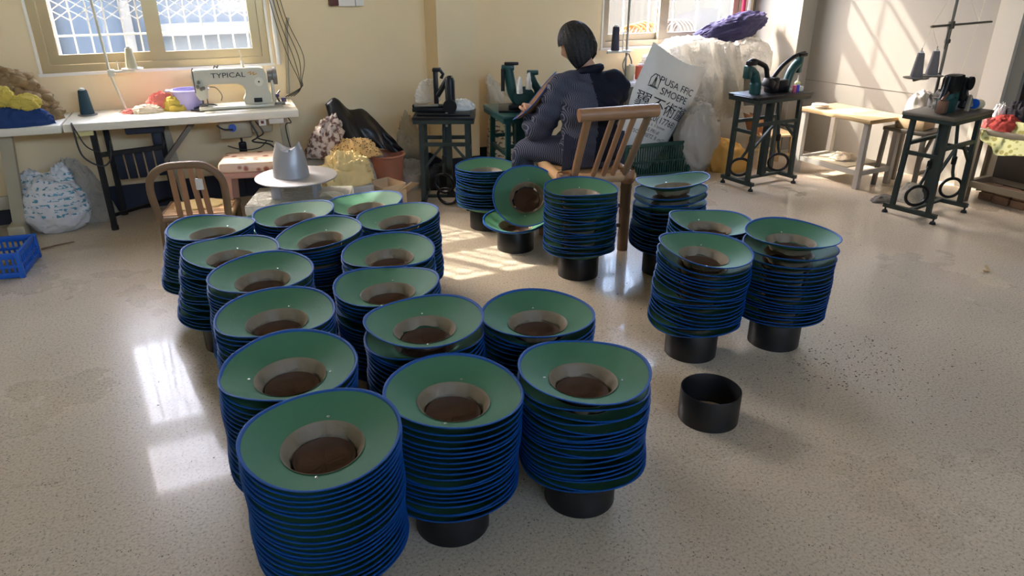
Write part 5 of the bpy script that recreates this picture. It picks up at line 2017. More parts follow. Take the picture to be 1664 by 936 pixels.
# ------------------------------------------------------------------ window table on the right with plastic heap
wt = thing('sewing_table', 'grey-topped sewing table under the right-hand window', 'table', (4.4, 5.60, 0))
mb = MB()
mb.bbox((0, 0, 0.725), (1.7, 0.44, 0.04), 0.008)
mb.build('table_top', mat('grey_laminate', (196, 196, 194), 0.4, var=0.04), wt)
for x in (-0.78, 0.55):
    for y in (-0.17, 0.17):
        mb = MB()
        mb.beam((x, y, 0), (x, y, 0.705), 0.045, 0.035)
        mb.build('leg', M['beige_m'], wt, smooth=False)
mb = MB()
mb.bbox((-0.62, -0.12, 0.66), (0.2, 0.05, 0.08), 0.01)
mb.build('switch_box', M['mach_d'], wt)
mb = MB()
mb.bbox((0.1, 0.12, 0.35), (1.2, 0.03, 0.55), 0.01)
mb.build('modesty_panel', M['grey_sack'], wt)
t5 = thing('thread_stand', 'thread stand with dark spool before the right-hand window', 'thread stand', (3.80, 5.60, 0.745))
mb = MB()
mb.cyl((0, 0, 0), 0.035, 0.014, 16)
mb.tube([(0, 0, 0.0), (0.0, 0, 0.9)], 0.01, 12)
mb.build('pole', M['steel'], t5)
mb = MB()
mb.bbox((-0.09, -0.01, 0.235), (0.24, 0.025, 0.016), 0.004)
mb.cyl((-0.13, -0.01, 0.243), 0.07, 0.005, 24)
mb.cyl((0.0, -0.01, 0.243), 0.05, 0.005, 24)
mb.tube([(-0.05, -0.01, 0.24), (-0.05, -0.01, 0.40)], 0.005, 8)
mb.tube([(-0.09, -0.01, 0.395), (-0.01, -0.01, 0.395)], 0.004, 8)
mb.build('spool_arm', M['mach'], t5)
mb = MB()
mb.tube(spline([(0, -0.02, 0.22), (-0.05, -0.03, 0.14), (-0.03, -0.03, 0.06), (0.01, -0.02, 0.03)]), 0.006, 6)
mb.tube(spline([(0.01, -0.02, 0.22), (0.04, -0.03, 0.14), (0.0, -0.03, 0.08), (0.02, -0.02, 0.02)]), 0.006, 6)
mb.build('cord', M['mach_d'], t5)
cone('thread_spool', M['navy_spool'], (3.67, 5.59, 0.9935), 'dark blue grey thread cone in front of the right-hand window', 0.20, 0.037, 0.028)
cone('thread_spool', M['orange_spool'], (3.90, 5.52, 0.745), 'coral orange thread spool on the right-hand window table', 0.12, 0.042, 0.04)
cone('thread_spool', M['cream_spool'], (3.82, 5.55, 0.745), 'cream thread spool left of the coral orange one', 0.12, 0.036, 0.034)
mb = MB()
mb.bbox((-0.03, 0, 0.02), (0.08, 0.06, 0.04), 0.008)
mb.bbox((0.05, 0.02, 0.025), (0.05, 0.05, 0.05), 0.008)
mb.tube(spline([(-0.06, 0, 0.03), (-0.08, -0.02, 0.07), (-0.03, 0, 0.09), (0.02, 0.01, 0.05)]), 0.007, 6)
tag(mb.build('machine_part', M['steel_d'], loc=(3.64, 5.48, 0.745)), 'small grey machine part on the right-hand window table', 'machine part')
# clear plastic heaps
mb = MB()
mb.blob((0, 0, 0), (0.50, 0.22, 0.33), 101, 0.13, 3.0, 84, 44, p=0.75, oct=4)
tag(mb.build('plastic_heap', M['film'], loc=(4.50, 5.58, 0.745), ang=80), 'big shiny heap of clear plastic on the right-hand window table', 'plastic heap')
drape('plastic_sheet', M['film'], ([(-0.45, 0, 0.40), (-0.2, 0, 0.46), (0.1, 0, 0.44), (0.35, 0, 0.40)], [(-0.40, -0.16, -0.18), (-0.15, -0.2, -0.24), (0.15, -0.2, -0.22), (0.38, -0.14, -0.14)]),
      'clear plastic sheet hanging down the front of the plastic heap', (4.60, 5.43, 0.60), 'plastic sheet', 0.01, 6, 0.045, 26, 44)
mb = MB()
mb.blob((0, 0, 0), (0.20, 0.2, 0.30), 103, 0.12, 2.6, 54, 28, p=0.7)
tag(mb.build('milky_bag', M['film'], loc=(5.20, 5.56, 0.745), ang=80), 'milky plastic bag against the corner pier', 'bag')
mb = MB()
mb.blob((0, 0, 0), (0.10, 0.08, 0.20), 104, 0.2, 3.0, 40, 22)
tag(mb.build('spool_bag', pattern_mat('bagged_bobbins', (214, 206, 210), (120, 92, 128), 24, 0.34, 0.3), loc=(3.99, 5.46, 0.745), ang=80), 'clear bag of violet bobbins behind the big printed sack', 'bag')
mb = MB()
mb.blob((0, 0, 0), (0.40, 0.13, 0.12), 105, 0.16, 2.6, 60, 30, flat=False, oct=4)
for i, v in enumerate(mb.v):
    mb.v[i] = (v[0], v[1], v[2] * (0.75 + 0.5 * (v[0] + 0.4)) + 0.19 * v[0] + 0.10)
tag(mb.build('violet_cloth', M['purple_cloth'], loc=(4.98, 5.64, 1.03), ang=80), 'crumpled violet navy cloth on top of the plastic heap', 'cloth')

# dark board and mustard bag behind the stand
mb = MB()
mb.bbox((0, 0, 0.22), (0.9, 0.05, 0.44), 0.01)
tag(mb.build('grey_board', M['grey_sack'], loc=(4.72, 5.42, 0), rz=R(-3)), 'grey panel standing under the plastic heap', 'panel')
mb = MB()
mb.blob((0, 0, 0), (0.24, 0.16, 0.27), 111, 0.10, 2.0, 50, 26, p=0.8, lean=(-0.4, 0))
tag(mb.build('mustard_bag', M['mustard'], loc=(4.52, 4.93, 0), ang=80), 'mustard cloth bag on the floor behind the two-armed machine', 'bag')
mb = MB()
mb.blob((0, 0, 0.26), (0.21, 0.16, 0.30), 112, 0.09, 2.4, 54, 34, flat=False, oct=4)
mb.blob((0.02, 0, 0.50), (0.11, 0.09, 0.10), 113, 0.22, 2.4, 30, 18, flat=False)
for i, v in enumerate(mb.v):
    mb.v[i] = (v[0], v[1], max(0.0, v[2]))
tag(mb.build('grey_sack', M['grey_sack'], loc=(4.19, 5.0, 0), ang=80), 'full grey plastic sack right of the green crate', 'sack')

# green crate with the big printed sack
cr = thing('green_crate', 'dark green slatted crate holding the big printed sack', 'crate', (3.77, 5.11, 0), R(-6))
crate(cr, 0.62, 0.30, 0.30, M['dkgreen_pl'], 26, 10, rim=0.035, mid=True)
bg_ = thing('printed_sack', 'big white sack with black lettering leaning in the green crate', 'sack', (3.74, 5.12, 0.03), 0)
BAX = Vector((0.436, 0.0, 0.90)).normalized()      # up along the sack
BAY = Vector((0.925, 0.0, -0.38)).normalized()      # across the sack
BN = Vector((0.0, -1.0, 0.0))


def sack_pt(u, v, side=1):
    """u across (-1..1), v up (0..1)"""
    w = 0.17 + 0.15 * min(1.0, v * 1.7) ** 0.8
    puff = (1 - abs(u) ** 2.6) * (math.sin(PI * (0.12 + 0.80 * v)) ** 0.7) * 0.085
    wr = 0.006 * noise.noise(Vector((u * 3, v * 5, 2.2 * side))) + 0.004 * noise.noise(Vector((u * 9, v * 9, 4 * side)))
    p_ = BAY * (u * w) + Vector((0.0, 0.0, 0.0)) + BAX * (v * 0.98) + BN * (side * puff + wr)
    # top edge sags a little
    p_.z -= 0.03 * (v ** 6) * math.cos(u * 2.2)
    return p_ + Vector((-0.125, 0.02, 0.05))


mb = MB()
NU, NV = 26, 34
for side in (1, -1):
    vs = [sack_pt(-1 + 2 * i / NU, j / NV, side) for j in range(NV + 1) for i in range(NU + 1)]
    fs = [(j * (NU + 1) + i, j * (NU + 1) + i + 1, (j + 1) * (NU + 1) + i + 1, (j + 1) * (NU + 1) + i) for j in range(NV) for i in range(NU)]
    mb.add(vs, fs)
mb.build('sack_body', M['white_sack'], bg_, ang=70)


def sack_text(txt, size, u0, v0, m, sx=1.0):
    me = text_mesh(txt, size, 0.0)
    for v in me.vertices:
        # metres across and up, mapped on to the front face of the sack
        u = u0 + v.co.x * sx / 0.30
        w = v0 + v.co.y / 0.98
        p_ = sack_pt(max(-0.99, min(0.99, u)), max(0.01, min(0.99, w)), 1) + BN * 0.0035
        v.co = p_
    o = put('lettering', me, m, bg_, smooth=False)
    return o


sack_text('PUSA FFIC', 0.085, 0.16, 0.76, M['ink'])
sack_text('SMOEPE', 0.085, 0.16, 0.675, M['ink'])
sack_text('翼不術蘆', 0.135, -0.02, 0.545, M['ink'])
sack_text('51 20(17768)', 0.078, 0.02, 0.44, M['ink'])
sack_text('no. ii  b bonnen', 0.036, 0.0, 0.385, M['ink'])
sack_text('RE PRI all', 0.045, -0.05, 0.335, M['ink'])
sack_text('SOWUSETZ  B. cm27', 0.045, -0.03, 0.285, M['ink'])
# emblem: a tower in an arch
me = MB()
for (a, b) in (((-0.03, 0.0), (0.03, 0.0)), ((0.0, 0.0), (0.0, 0.10)), ((-0.012, 0.0), (-0.004, 0.075)), ((0.012, 0.0), (0.004, 0.075)), ((-0.04, 0.0), (-0.04, 0.06)), ((0.04, 0.0), (0.04, 0.06)),
               ((-0.04, 0.06), (-0.02, 0.10)), ((-0.02, 0.10), (0.02, 0.10)), ((0.02, 0.10), (0.04, 0.06)), ((-0.045, -0.008), (0.045, -0.008))):
    pa = sack_pt(-0.58 + a[0] / 0.3, 0.685 + a[1] / 0.98) + BN * 0.003
    pb2 = sack_pt(-0.58 + b[0] / 0.3, 0.685 + b[1] / 0.98) + BN * 0.003
    me.beam(pa, pb2, 0.006, 0.002, up=BN)
me.build('emblem', M['ink'], bg_, smooth=False)

# woven sack behind the green stand
ws_ = thing('printed_sack', 'tall pale woven sack with rows of print behind the green stand', 'sack', (2.66, 5.66, 0), R(-10))
mb = MB()
mb.blob((0, 0, 0), (0.185, 0.13, 0.68), 121, 0.03, 2.2, 56, 40, p=0.45)
mb.build('sack_body', M['pvc_blk'], ws_, ang=80)
mb = MB()
mb.blob((-0.09, 0.0, 0.58), (0.08, 0.07, 0.24), 122, 0.2, 2.4, 36, 22, lean=(-0.25, 0))
mb.blob((0.06, 0.02, 0.58), (0.11, 0.08, 0.20), 123, 0.2, 2.4, 36, 22)
mb.build('gathered_top', mat('pale_sack_film', (220, 212, 194), 0.4, var=0.06), ws_, ang=80)

# ------------------------------------------------------------------ big bamboo chair
CHR = R(-12)
ch = thing('bamboo_chair', 'large bamboo chair with thick top rail under the seated woman', 'chair', (2.35, 3.84, 0), CHR)


def bamboo(mb, p, q, r, nodes=2, seg=14):
    """bamboo cane with swollen joints"""
    p, q = Vector(p), Vector(q)
    pts, rs = [], []
    n = 24
    for i in range(n + 1):
        t = i / n
        k = 1.0
        for j in range(nodes):
            tn = (j + 0.6) / nodes
            k += 0.11 * math.exp(-((t - tn) / 0.018) ** 2)
        pts.append(p.lerp(q, t))
        rs.append(r * k)
    mb.tube(pts, rs, seg)


SZ = 0.485
for x in (-0.21, 0.20):
    for y in (-0.20, 0.20):
        mb = MB()
        bamboo(mb, (x, y, 0), (x, y, SZ - 0.01), 0.034, 3)
        mb.build('leg', M['bamboo_d'] if y < 0 else M['bamboo'], ch)
mb = MB()
bamboo(mb, (-0.25, -0.21, SZ), (0.245, -0.21, SZ), 0.030, 2)
mb.build('seat_rail', M['bamboo_l'], ch)
mb = MB()
bamboo(mb, (-0.25, 0.20, SZ), (0.245, 0.20, SZ), 0.030, 2)
mb.build('seat_rail', M['bamboo_l'], ch)
for x in (-0.225, 0.215):
    mb = MB()
    bamboo(mb, (x, -0.23, SZ + 0.005), (x, 0.23, SZ + 0.005), 0.032, 1)
    mb.build('seat_rail', M['bamboo_l'], ch)
for (x, y) in ((0.20, -0.205), (-0.21, -0.205)):
    mb = MB()
    mb.lathe([(0.04, -0.04), (0.046, -0.03), (0.046, 0.03), (0.04, 0.045)], 16, (x, y, SZ))
    mb.build('joint_wrap', M['bamboo'], ch)
for i in range(9):
    mb = MB()
    mb.bbox((-0.005, -0.17 + i * 0.042, SZ + 0.012), (0.40, 0.037, 0.008), 0.003)
    mb.build('seat_slat', M['bamboo_l'], ch)
for y in (-0.205, 0.205):
    for z in (0.17, 0.30):
        mb = MB()
        bamboo(mb, (-0.2, y, z), (0.2, y, z), 0.013, 2, 10)
        mb.build('stretcher', M['bamboo_d'], ch)
RZ = 0.905
RY = -0.375
mb = MB()
bamboo(mb, (-0.185, RY, RZ - 0.005), (0.29, RY, RZ + 0.005), 0.038, 1, 18)
mb.build('top_rail', M['bamboo'], ch)
for i, (xb, xt, r_) in enumerate(((-0.15, -0.13, 0.024), (0.175, 0.235, 0.022))):
    mb = MB()
    bamboo(mb, (xb, -0.22, SZ + 0.02), (xt, RY, RZ - 0.02), r_, 1)
    mb.build('back_post', M['bamboo'] if i == 0 else M['bamboo_d'], ch)
for i, (xb, xt) in enumerate(((-0.03, 0.02), (0.035, 0.085), (0.095, 0.15))):
    mb = MB()
    bamboo(mb, (xb, -0.22, SZ + 0.02), (xt, RY, RZ - 0.02), 0.0165, 1)
    mb.build('back_slat', M['bamboo'], ch)

# ------------------------------------------------------------------ the seated woman


def skin_mesh(name, verts, edges, root=0, sub_=2):
    """continuous surface grown over a skeleton: verts = (co, (rx, ry))"""
    me = bpy.data.meshes.new(name + '_rig')
    me.from_pydata([v[0] for v in verts], edges, [])
    o = bpy.data.objects.new(name + '_rig', me)
    COL.objects.link(o)
    sk = o.modifiers.new('skin', 'SKIN')
    sk.use_smooth_shade = True
    sk.branch_smoothing = 0.6
    for i, v in enumerate(verts):
        r_ = v[1] if isinstance(v[1], tuple) else (v[1], v[1])
        me.skin_vertices[0].data[i].radius = r_
        me.skin_vertices[0].data[i].use_root = (i == root)
    ss = o.modifiers.new('sub', 'SUBSURF')
    ss.levels = sub_
    ss.render_levels = sub_
    dg = bpy.context.evaluated_depsgraph_get()
    out = bpy.data.meshes.new_from_object(o.evaluated_get(dg))
    bpy.data.objects.remove(o)
    bpy.data.meshes.remove(me)
    out.name = name
    return out


PO = Vector((2.38, 3.90, 0))
pers = thing('person', 'woman in navy pinstriped clothes seated with her back turned, sewing a hat', 'person', PO)


def rel(*p):
    return Vector(p) - PO


pel = rel(2.39, 3.88, 0.60)
wai = rel(2.405, 3.905, 0.74)
che = rel(2.43, 3.95, 0.89)
upc = rel(2.455, 3.995, 0.985)
nek = rel(2.465, 4.02, 1.06)
nk2 = rel(2.445, 4.05, 1.12)
HC = rel(2.408, 4.105, 1.215)
shL, elL, wrL = rel(2.295, 4.06, 0.965), rel(2.155, 4.12, 0.70), rel(2.17, 4.295, 0.775)
shR, elR, wrR = rel(2.625, 3.97, 0.965), rel(2.70, 4.17, 0.76), rel(2.50, 4.36, 0.88)
hpL, knL, anL = rel(2.31, 3.93, 0.575), rel(2.10, 4.25, 0.575), rel(2.17, 4.34, 0.09)
hpR, knR, anR = rel(2.47, 3.92, 0.575), rel(2.47, 4.33, 0.575), rel(2.50, 4.36, 0.09)
ftL, ftR = rel(2.14, 4.46, 0.035), rel(2.51, 4.50, 0.035)


def hand_bits(w, el, dirs, up, curl):
    """palm and five fingers rooted at the wrist; returns verts, edges"""
    vs, es = [], []
    d = (w - el).normalized() if dirs is None else dirs.normalized()
    sidev = d.cross(up).normalized()
    nrm = sidev.cross(d).normalized()
    return d, sidev, nrm


def hand_mesh(mb, w, d, up, curl=0.5, flip=1):
    d = d.normalized()
    sv = d.cross(up).normalized() * flip
    nv_ = sv.cross(d).normalized() * flip
    # palm
    rings = [(0.0, 0.024, 0.020), (0.025, 0.030, 0.019), (0.06, 0.039, 0.016), (0.085, 0.038, 0.014), (0.093, 0.03, 0.010)]
    vs, fs = [], []
    for (t, a, b) in rings:
        c = w + d * t
        for k in range(14):
            an = 2 * PI * k / 14
            vs.append(c + sv * (a * math.cos(an)) + nv_ * (b * math.sin(an)))
    for i in range(len(rings) - 1):
        for k in range(14):
            l = (k + 1) % 14
            fs.append((i * 14 + k, i * 14 + l, (i + 1) * 14 + l, (i + 1) * 14 + k))
    fs.append(tuple(range(14))[::-1])
    fs.append(tuple((len(rings) - 1) * 14 + k for k in range(14)))
    mb.add(vs, fs)
    for off, ln in ((-0.029, 0.058), (-0.010, 0.076), (0.010, 0.082), (0.029, 0.072)):
        p_ = w + d * 0.082 + sv * off
        pts = [p_]
        ang = 0.15
        for j, f in enumerate((0.45, 0.32, 0.23)):
            ang += curl * (0.8 if j == 0 else 1.0)
            p_ = p_ + (d * math.cos(ang) - nv_ * math.sin(ang)) * ln * f
            pts.append(p_)
        mb.tube(spline(pts, 4), [0.0092] * 5 + [0.0086] * 4 + [0.0076] * 3 + [0.005], 8)
    p_ = w + d * 0.022 - sv * 0.028
    pts = [p_, p_ + d * 0.026 - sv * 0.02 - nv_ * 0.010, p_ + d * 0.05 - sv * 0.024 - nv_ * 0.024, p_ + d * 0.068 - sv * 0.018 - nv_ * 0.036]
    mb.tube(spline(pts, 4), [0.012] * 5 + [0.0105] * 4 + [0.009] * 3 + [0.006], 8)


# body: legs, arms, torso, neck as one skin surface, then head and hands joined into the same mesh
V = [(pel, (0.13, 0.11)), (wai, (0.12, 0.10)), (che, (0.12, 0.095)), (upc, (0.09, 0.075)), (nek, 0.05), (nk2, 0.05), (HC - Vector((0, 0, 0.04)), 0.06),
     (shL, 0.042), (elL, 0.038), (wrL, 0.027), (shR, 0.042), (elR, 0.04), (wrR, 0.027),
     (hpL, 0.085), (knL, 0.06), (anL, 0.04), (ftL, 0.035), (hpR, 0.085), (knR, 0.06), (anR, 0.04), (ftR, 0.035)]
E_ = [(0, 1), (1, 2), (2, 3), (3, 4), (4, 5), (5, 6), (3, 7), (7, 8), (8, 9), (3, 10), (10, 11), (11, 12), (0, 13), (13, 14), (14, 15), (15, 16), (0, 17), (17, 18), (18, 19), (19, 20)]
bme = skin_mesh('body', [(tuple(v), r_) for v, r_ in V], E_)
FACE = Vector((-0.62, 0.62, -0.42)).normalized()       # looks down to the left at the machine
FUP = (Vector((0, 0, 1)) - FACE * FACE.z).normalized()
FSD = FACE.cross(FUP).normalized()
mb = MB()
vs, fs = [], []
NA, NB = 30, 22
for j in range(NB + 1):
    th = PI * j / NB
    for i in range(NA):
        ph = 2 * PI * i / NA
        x, y, z = math.sin(th) * math.cos(ph), math.sin(th) * math.sin(ph), math.cos(th)   # x face, y side, z up
        rx, ry, rz_ = 0.098, 0.076, 0.118
        f = 1.0
        if x > 0:
            if z < -0.3:
                f = 1 - 0.10 * (-z - 0.3)
            nose = math.exp(-((y / 0.16) ** 2) - ((z + 0.12) / 0.2) ** 2) * max(0, x)
            eyes_ = math.exp(-(((abs(y) - 0.38) / 0.17) ** 2) - ((z - 0.03) / 0.12) ** 2) * max(0, x)
            lips = math.exp(-((y / 0.3) ** 2) - ((z + 0.52) / 0.07) ** 2) * max(0, x)
            f += 0.20 * nose - 0.05 * eyes_ + 0.04 * lips
        sd = 1 - 0.22 * max(0, -z) ** 1.5
        vs.append(HC + FACE * (x * rx * f) + FSD * (y * ry * sd * (1 if x < 0 else f ** 0.3)) + FUP * (z * rz_))
for j in range(NB):
    for i in range(NA):
        l = (i + 1) % NA
        fs.append((j * NA + i, (j + 1) * NA + i, (j + 1) * NA + l, j * NA + l))
mb.add(vs, fs)
for s_ in (-1, 1):
    c = HC + FSD * (0.076 * s_) - FUP * 0.005 - FACE * 0.005
    mb.tube([c + FUP * 0.03, c + FSD * 0.012 * s_ + FUP * 0.012, c + FSD * 0.010 * s_ - FUP * 0.012, c - FUP * 0.03], [0.008, 0.014, 0.012, 0.006], 8)
hand_mesh(mb, wrL - (wrL - elL).normalized() * 0.01, Vector((0.28, 0.6, 0.42)), Vector((0.2, -0.5, 0.8)), 0.55, 1)
hand_mesh(mb, wrR - (wrR - elR).normalized() * 0.01, Vector((-0.8, 0.05, 0.35)), Vector((0.1, 0.3, 0.9)), 0.55, -1)
bm = bmesh.new()
bm.from_mesh(bme)
bm2 = mb.mesh('head_hands')
bm.from_mesh(bm2)
bm.to_mesh(bme)
bm.free()
bpy.data.meshes.remove(bm2)
body_o = put('body', bme, M['skin'], pers, ang=80)
# pinstriped shirt: loose torso and sleeves, fused into one surface
bx_ = (shR - shL).normalized()
by_ = Vector((-bx_.y, bx_.x, 0)).normalized()
mb = MB()
rings = [(pel + Vector((0, 0, -0.09)), 0.185, 0.15), (pel, 0.19, 0.155), (wai, 0.178, 0.145), (wai.lerp(che, 0.5), 0.185, 0.15), (che, 0.195, 0.15), (upc + Vector((0, 0, -0.03)), 0.198, 0.14),
         (upc + Vector((0, 0, 0.015)), 0.185, 0.12), (nek + Vector((0, 0, -0.035)), 0.135, 0.098), (nek + Vector((0, 0, 0.0)), 0.085, 0.078), (nek.lerp(nk2, 0.3), 0.066, 0.062)]
vs, fs = [], []
for (c, a_, b_) in rings:
    for k in range(28):
        an = 2 * PI * k / 28
        vs.append(c + bx_ * (a_ * math.cos(an)) + by_ * (b_ * math.sin(an)))
for j in range(len(rings) - 1):
    for k in range(28):
        l = (k + 1) % 28
        fs.append((j * 28 + k, j * 28 + l, (j + 1) * 28 + l, (j + 1) * 28 + k))
fs.append(tuple(range(28))[::-1])
fs.append(tuple((len(rings) - 1) * 28 + k for k in range(28)))
mb.add(vs, fs)
for (a_, b_, c_) in ((shL, elL, wrL), (shR, elR, wrR)):
    pts = spline([upc.lerp(a_, 0.55), a_, a_.lerp(b_, 0.5), b_, b_.lerp(c_, 0.5), c_.lerp(b_, 0.08)], 6)
    n_ = len(pts)
    mb.tube(pts, [0.098 - 0.022 * (i / n_) - (0.03 * max(0, (i / n_ - 0.72) / 0.28)) for i in range(n_)], 18)
rme = mb.mesh('shirt_parts')
ro = bpy.data.objects.new('shirt_tmp', rme)
COL.objects.link(ro)
rm = ro.modifiers.new('remesh', 'REMESH')
rm.mode = 'VOXEL'
rm.voxel_size = 0.011
rs_ = ro.modifiers.new('smooth', 'SMOOTH')
rs_.factor = 0.5
rs_.iterations = 6
dg = bpy.context.evaluated_depsgraph_get()
sme = bpy.data.meshes.new_from_object(ro.evaluated_get(dg))
sme.name = 'shirt'
bpy.data.objects.remove(ro)
bpy.data.meshes.remove(rme)
for v in sme.vertices:      # folds
    p_ = v.co
    k = 0.010 * noise.noise(Vector(p_) * 9) + 0.006 * math.sin((p_.x * 0.7 + p_.z * 1.3) * 55 + 4 * noise.noise(Vector(p_) * 5))
    v.co = p_ + v.normal * k
sh_o = put('shirt', sme, M['stripe'], pers, ang=80)
sme.materials.append(M['navy_plain'])
for f in sme.polygons:
    c = f.center
    # plain dark yoke: right half of the back
    back = (c - che).dot(Vector((0.15, -0.98, 0)))
    if (c - che).dot(bx_) > -0.01 + 0.02 * math.sin(c.z * 9) and back > -0.10 and c.z > 0.56 and (c - elR).length > 0.0:
        f.material_index = 1
mb = MB()
cpts = []
for i in range(22):
    a = 2 * PI * i / 22
    cpts.append(nek.lerp(nk2, 0.12) + Vector((0.066 * math.cos(a), 0.06 * math.sin(a), 0.004 + 0.016 * math.sin(a + 2.6))))
mb.tube(cpts, 0.026, 8, closed=True)
mb.build('collar', M['navy_plain'], pers)
# loose pinstriped trousers
TV = [(pel + Vector((0, 0, -0.03)), (0.17, 0.14)), (hpL, 0.115), (hpL.lerp(knL, 0.5), 0.105), (knL, 0.088), (knL.lerp(anL, 0.5), 0.075), (anL + Vector((0, 0, 0.05)), 0.065),
      (hpR, 0.115), (hpR.lerp(knR, 0.5), 0.105), (knR, 0.088), (knR.lerp(anR, 0.5), 0.075), (anR + Vector((0, 0, 0.05)), 0.065)]
TE = [(0, 1), (1, 2), (2, 3), (3, 4), (4, 5), (0, 6), (6, 7), (7, 8), (8, 9), (9, 10)]
tme = skin_mesh('trousers', [(tuple(v), r_) for v, r_ in TV], TE, sub_=2)
for v in tme.vertices:
    p_ = v.co
    v.co = p_ + v.normal * (0.010 * noise.noise(Vector(p_) * 8))
    if v.co.z < 0.515 and (v.co - Vector((0, 0, v.co.z)) - Vector((pel.x, pel.y, 0))).length < 0.22:
        v.co.z = max(v.co.z, 0.505)
put('trousers', tme, M['stripe'], pers, ang=80)
for ft_, an_ in ((ftL, anL), (ftR, anR)):
    mb = MB()
    d = (ft_ - an_)
    d.z = 0
    d.normalize()
    c = an_ + d * 0.05
    vs, fs = [], []
    for j in range(13):
        t = j / 12
        wv = 0.042 * (math.sin(PI * (0.06 + 0.9 * t)) ** 0.45)
        hv = 0.075 * (1 - 0.5 * t)
        for k in range(12):
            a = PI * k / 11
            side = Vector((-d.y, d.x, 0))
            q_ = an_ + d * (-0.06 + 0.25 * t) + side * (wv * math.cos(a))
            vs.append((q_.x, q_.y, 0.002 + hv * math.sin(a) * (math.sin(PI * (0.1 + 0.85 * t)) ** 0.4)))
    for j in range(12):
        for k in range(11):
            fs.append((j * 12 + k, j * 12 + k + 1, (j + 1) * 12 + k + 1, (j + 1) * 12 + k))
    mb.add(vs, fs)
    mb.build('shoe', M['black_cloth'], pers)
# hair: chin-length bob with fringe, open over the face
mb = MB()
vs, fs = [], []
NA, NB = 72, 30
keep = {}
for layer in (0, 1):
    for j in range(NB + 1):
        t = j / NB
        for i in range(NA):
            ph = 2 * PI * i / NA
            cx, cy = math.cos(ph), math.sin(ph)
            strand = 0.0035 * math.sin(ph * 23 + 3 * math.sin(t * 4)) + 0.003 * noise.noise(Vector((cx * 6, cy * 6, t * 1.5)))
            if t < 0.5:
                th = t / 0.5 * (PI / 2)
                rr = math.sin(th)
                zz = math.cos(th) * 0.142
            else:
                u = (t - 0.5) / 0.5
                rr = 1.0 + 0.03 * math.sin(u * PI) - 0.22 * u ** 2.5
                back = max(0, -cx)
                ln = 0.115 + 0.025 * abs(cy) - 0.02 * back
                zz = -u * ln
            inn = 0.90 if layer else 1.0
            rx = (0.118 if cx < 0 else 0.112) * rr * inn
            ry = 0.104 * rr * inn
            zz2 = zz * (0.95 if layer and t < 0.5 else 1.0)
            vs.append(HC + FACE * (cx * (rx + strand)) + FSD * (cy * (ry + strand)) + FUP * (zz2 + 0.006) * 1.0 + Vector((0, 0, 0)))
for layer in (0, 1):
    for j in range(NB):
        for i in range(NA):
            l = (i + 1) % NA
            ph = 2 * PI * (i + 0.5) / NA
            if math.cos(ph) > 0.50 and j / NB > 0.42:
                continue
            k = layer * (NB + 1) * NA
            q = (k + j * NA + i, k + (j + 1) * NA + i, k + (j + 1) * NA + l, k + j * NA + l)
            fs.append(q if layer == 0 else q[::-1])
n1 = (NB + 1) * NA
for i in range(NA):      # close the lower edge
    l = (i + 1) % NA
    if math.cos(2 * PI * (i + 0.5) / NA) <= 0.50:
        fs.append((NB * NA + i, NB * NA + l, n1 + NB * NA + l, n1 + NB * NA + i))
mb.add(vs, fs)
mb.build('hair', M['hair'], pers, ang=80)

# the hat she holds: straw-brown underside towards us
bh = HAT[1]['brim'].copy()
bh.materials.clear()
bh.materials.append(M['straw'])
hh = thing('sun_hat', 'hat with brown underside held at the green machine by the woman', 'hat', (2.24, 4.265, 0.855))
axh = Vector((-0.60, 0.36, 0.62)).normalized()
hh.rotation_euler = axh.to_track_quat('Z', 'Y').to_euler()
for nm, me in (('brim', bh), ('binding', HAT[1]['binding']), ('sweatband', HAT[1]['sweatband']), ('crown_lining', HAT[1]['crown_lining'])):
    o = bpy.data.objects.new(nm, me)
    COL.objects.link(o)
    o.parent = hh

# ------------------------------------------------------------------ right-hand furniture
wt2 = thing('work_table', 'pale wood-topped work table with grey legs by the sunlit wall', 'table', (5.19, 4.27, 0), R(2))
mb = MB()
mb.bbox((0, 0, 0.548), (0.44, 0.70, 0.034), 0.006)
mb.build('table_top', M['wood_l'], wt2)
for sx in (-1, 1):
    for sy in (-1, 1):
        mb = MB()
        mb.beam((sx * 0.19, sy * 0.31, 0), (sx * 0.19, sy * 0.31, 0.531), 0.042, 0.042)
        mb.build('leg', M['grey_leg'], wt2, smooth=False)
mb = MB()
for sx in (-1, 1):
    mb.beam((sx * 0.19, -0.31, 0.13), (sx * 0.19, 0.31, 0.13), 0.03, 0.04)
for sy in (-1, 1):
    mb.beam((-0.19, sy * 0.31, 0.13), (0.19, sy * 0.31, 0.13), 0.03, 0.04)
mb.build('lower_frame', M['grey_leg'], wt2, smooth=False)
mb = MB()
mb.bbox((0, 0, 0.155), (0.40, 0.40, 0.01), 0.003)
mb.build('lower_shelf', M['beige_m'], wt2)
mb = MB()
mb.blob((0, 0, 0), (0.12, 0.10, 0.05), 131, 0.18, 2.6, 40, 20)
tag(mb.build('shelf_rags', M['offwhite_cloth'], loc=(5.2, 4.28, 0.16), ang=80), 'off-white rags on the lower shelf of the work table', 'cloth')
fc = thing('folded_cloth', 'folded cream cloth on the far end of the work table', 'cloth', (5.06, 4.50, 0.565), R(12))
for i in range(4):
    mb = MB()
    mb.blob((0.004 * i, 0.003 * (i % 2), 0.009 * i), (0.085 - 0.005 * i, 0.07, 0.012), 140 + i, 0.05, 2, 30, 12)
    mb.build('fold_layer', M['offwhite_cloth'], fc)
st = thing('wooden_stool', 'small pale wooden chair behind the two-armed machine stand', 'stool', (4.92, 4.86, 0), R(-15))
mb = MB()
mb.bbox((0, 0, 0.295), (0.34, 0.28, 0.022), 0.008)
mb.build('seat', M['wood_l'], st)
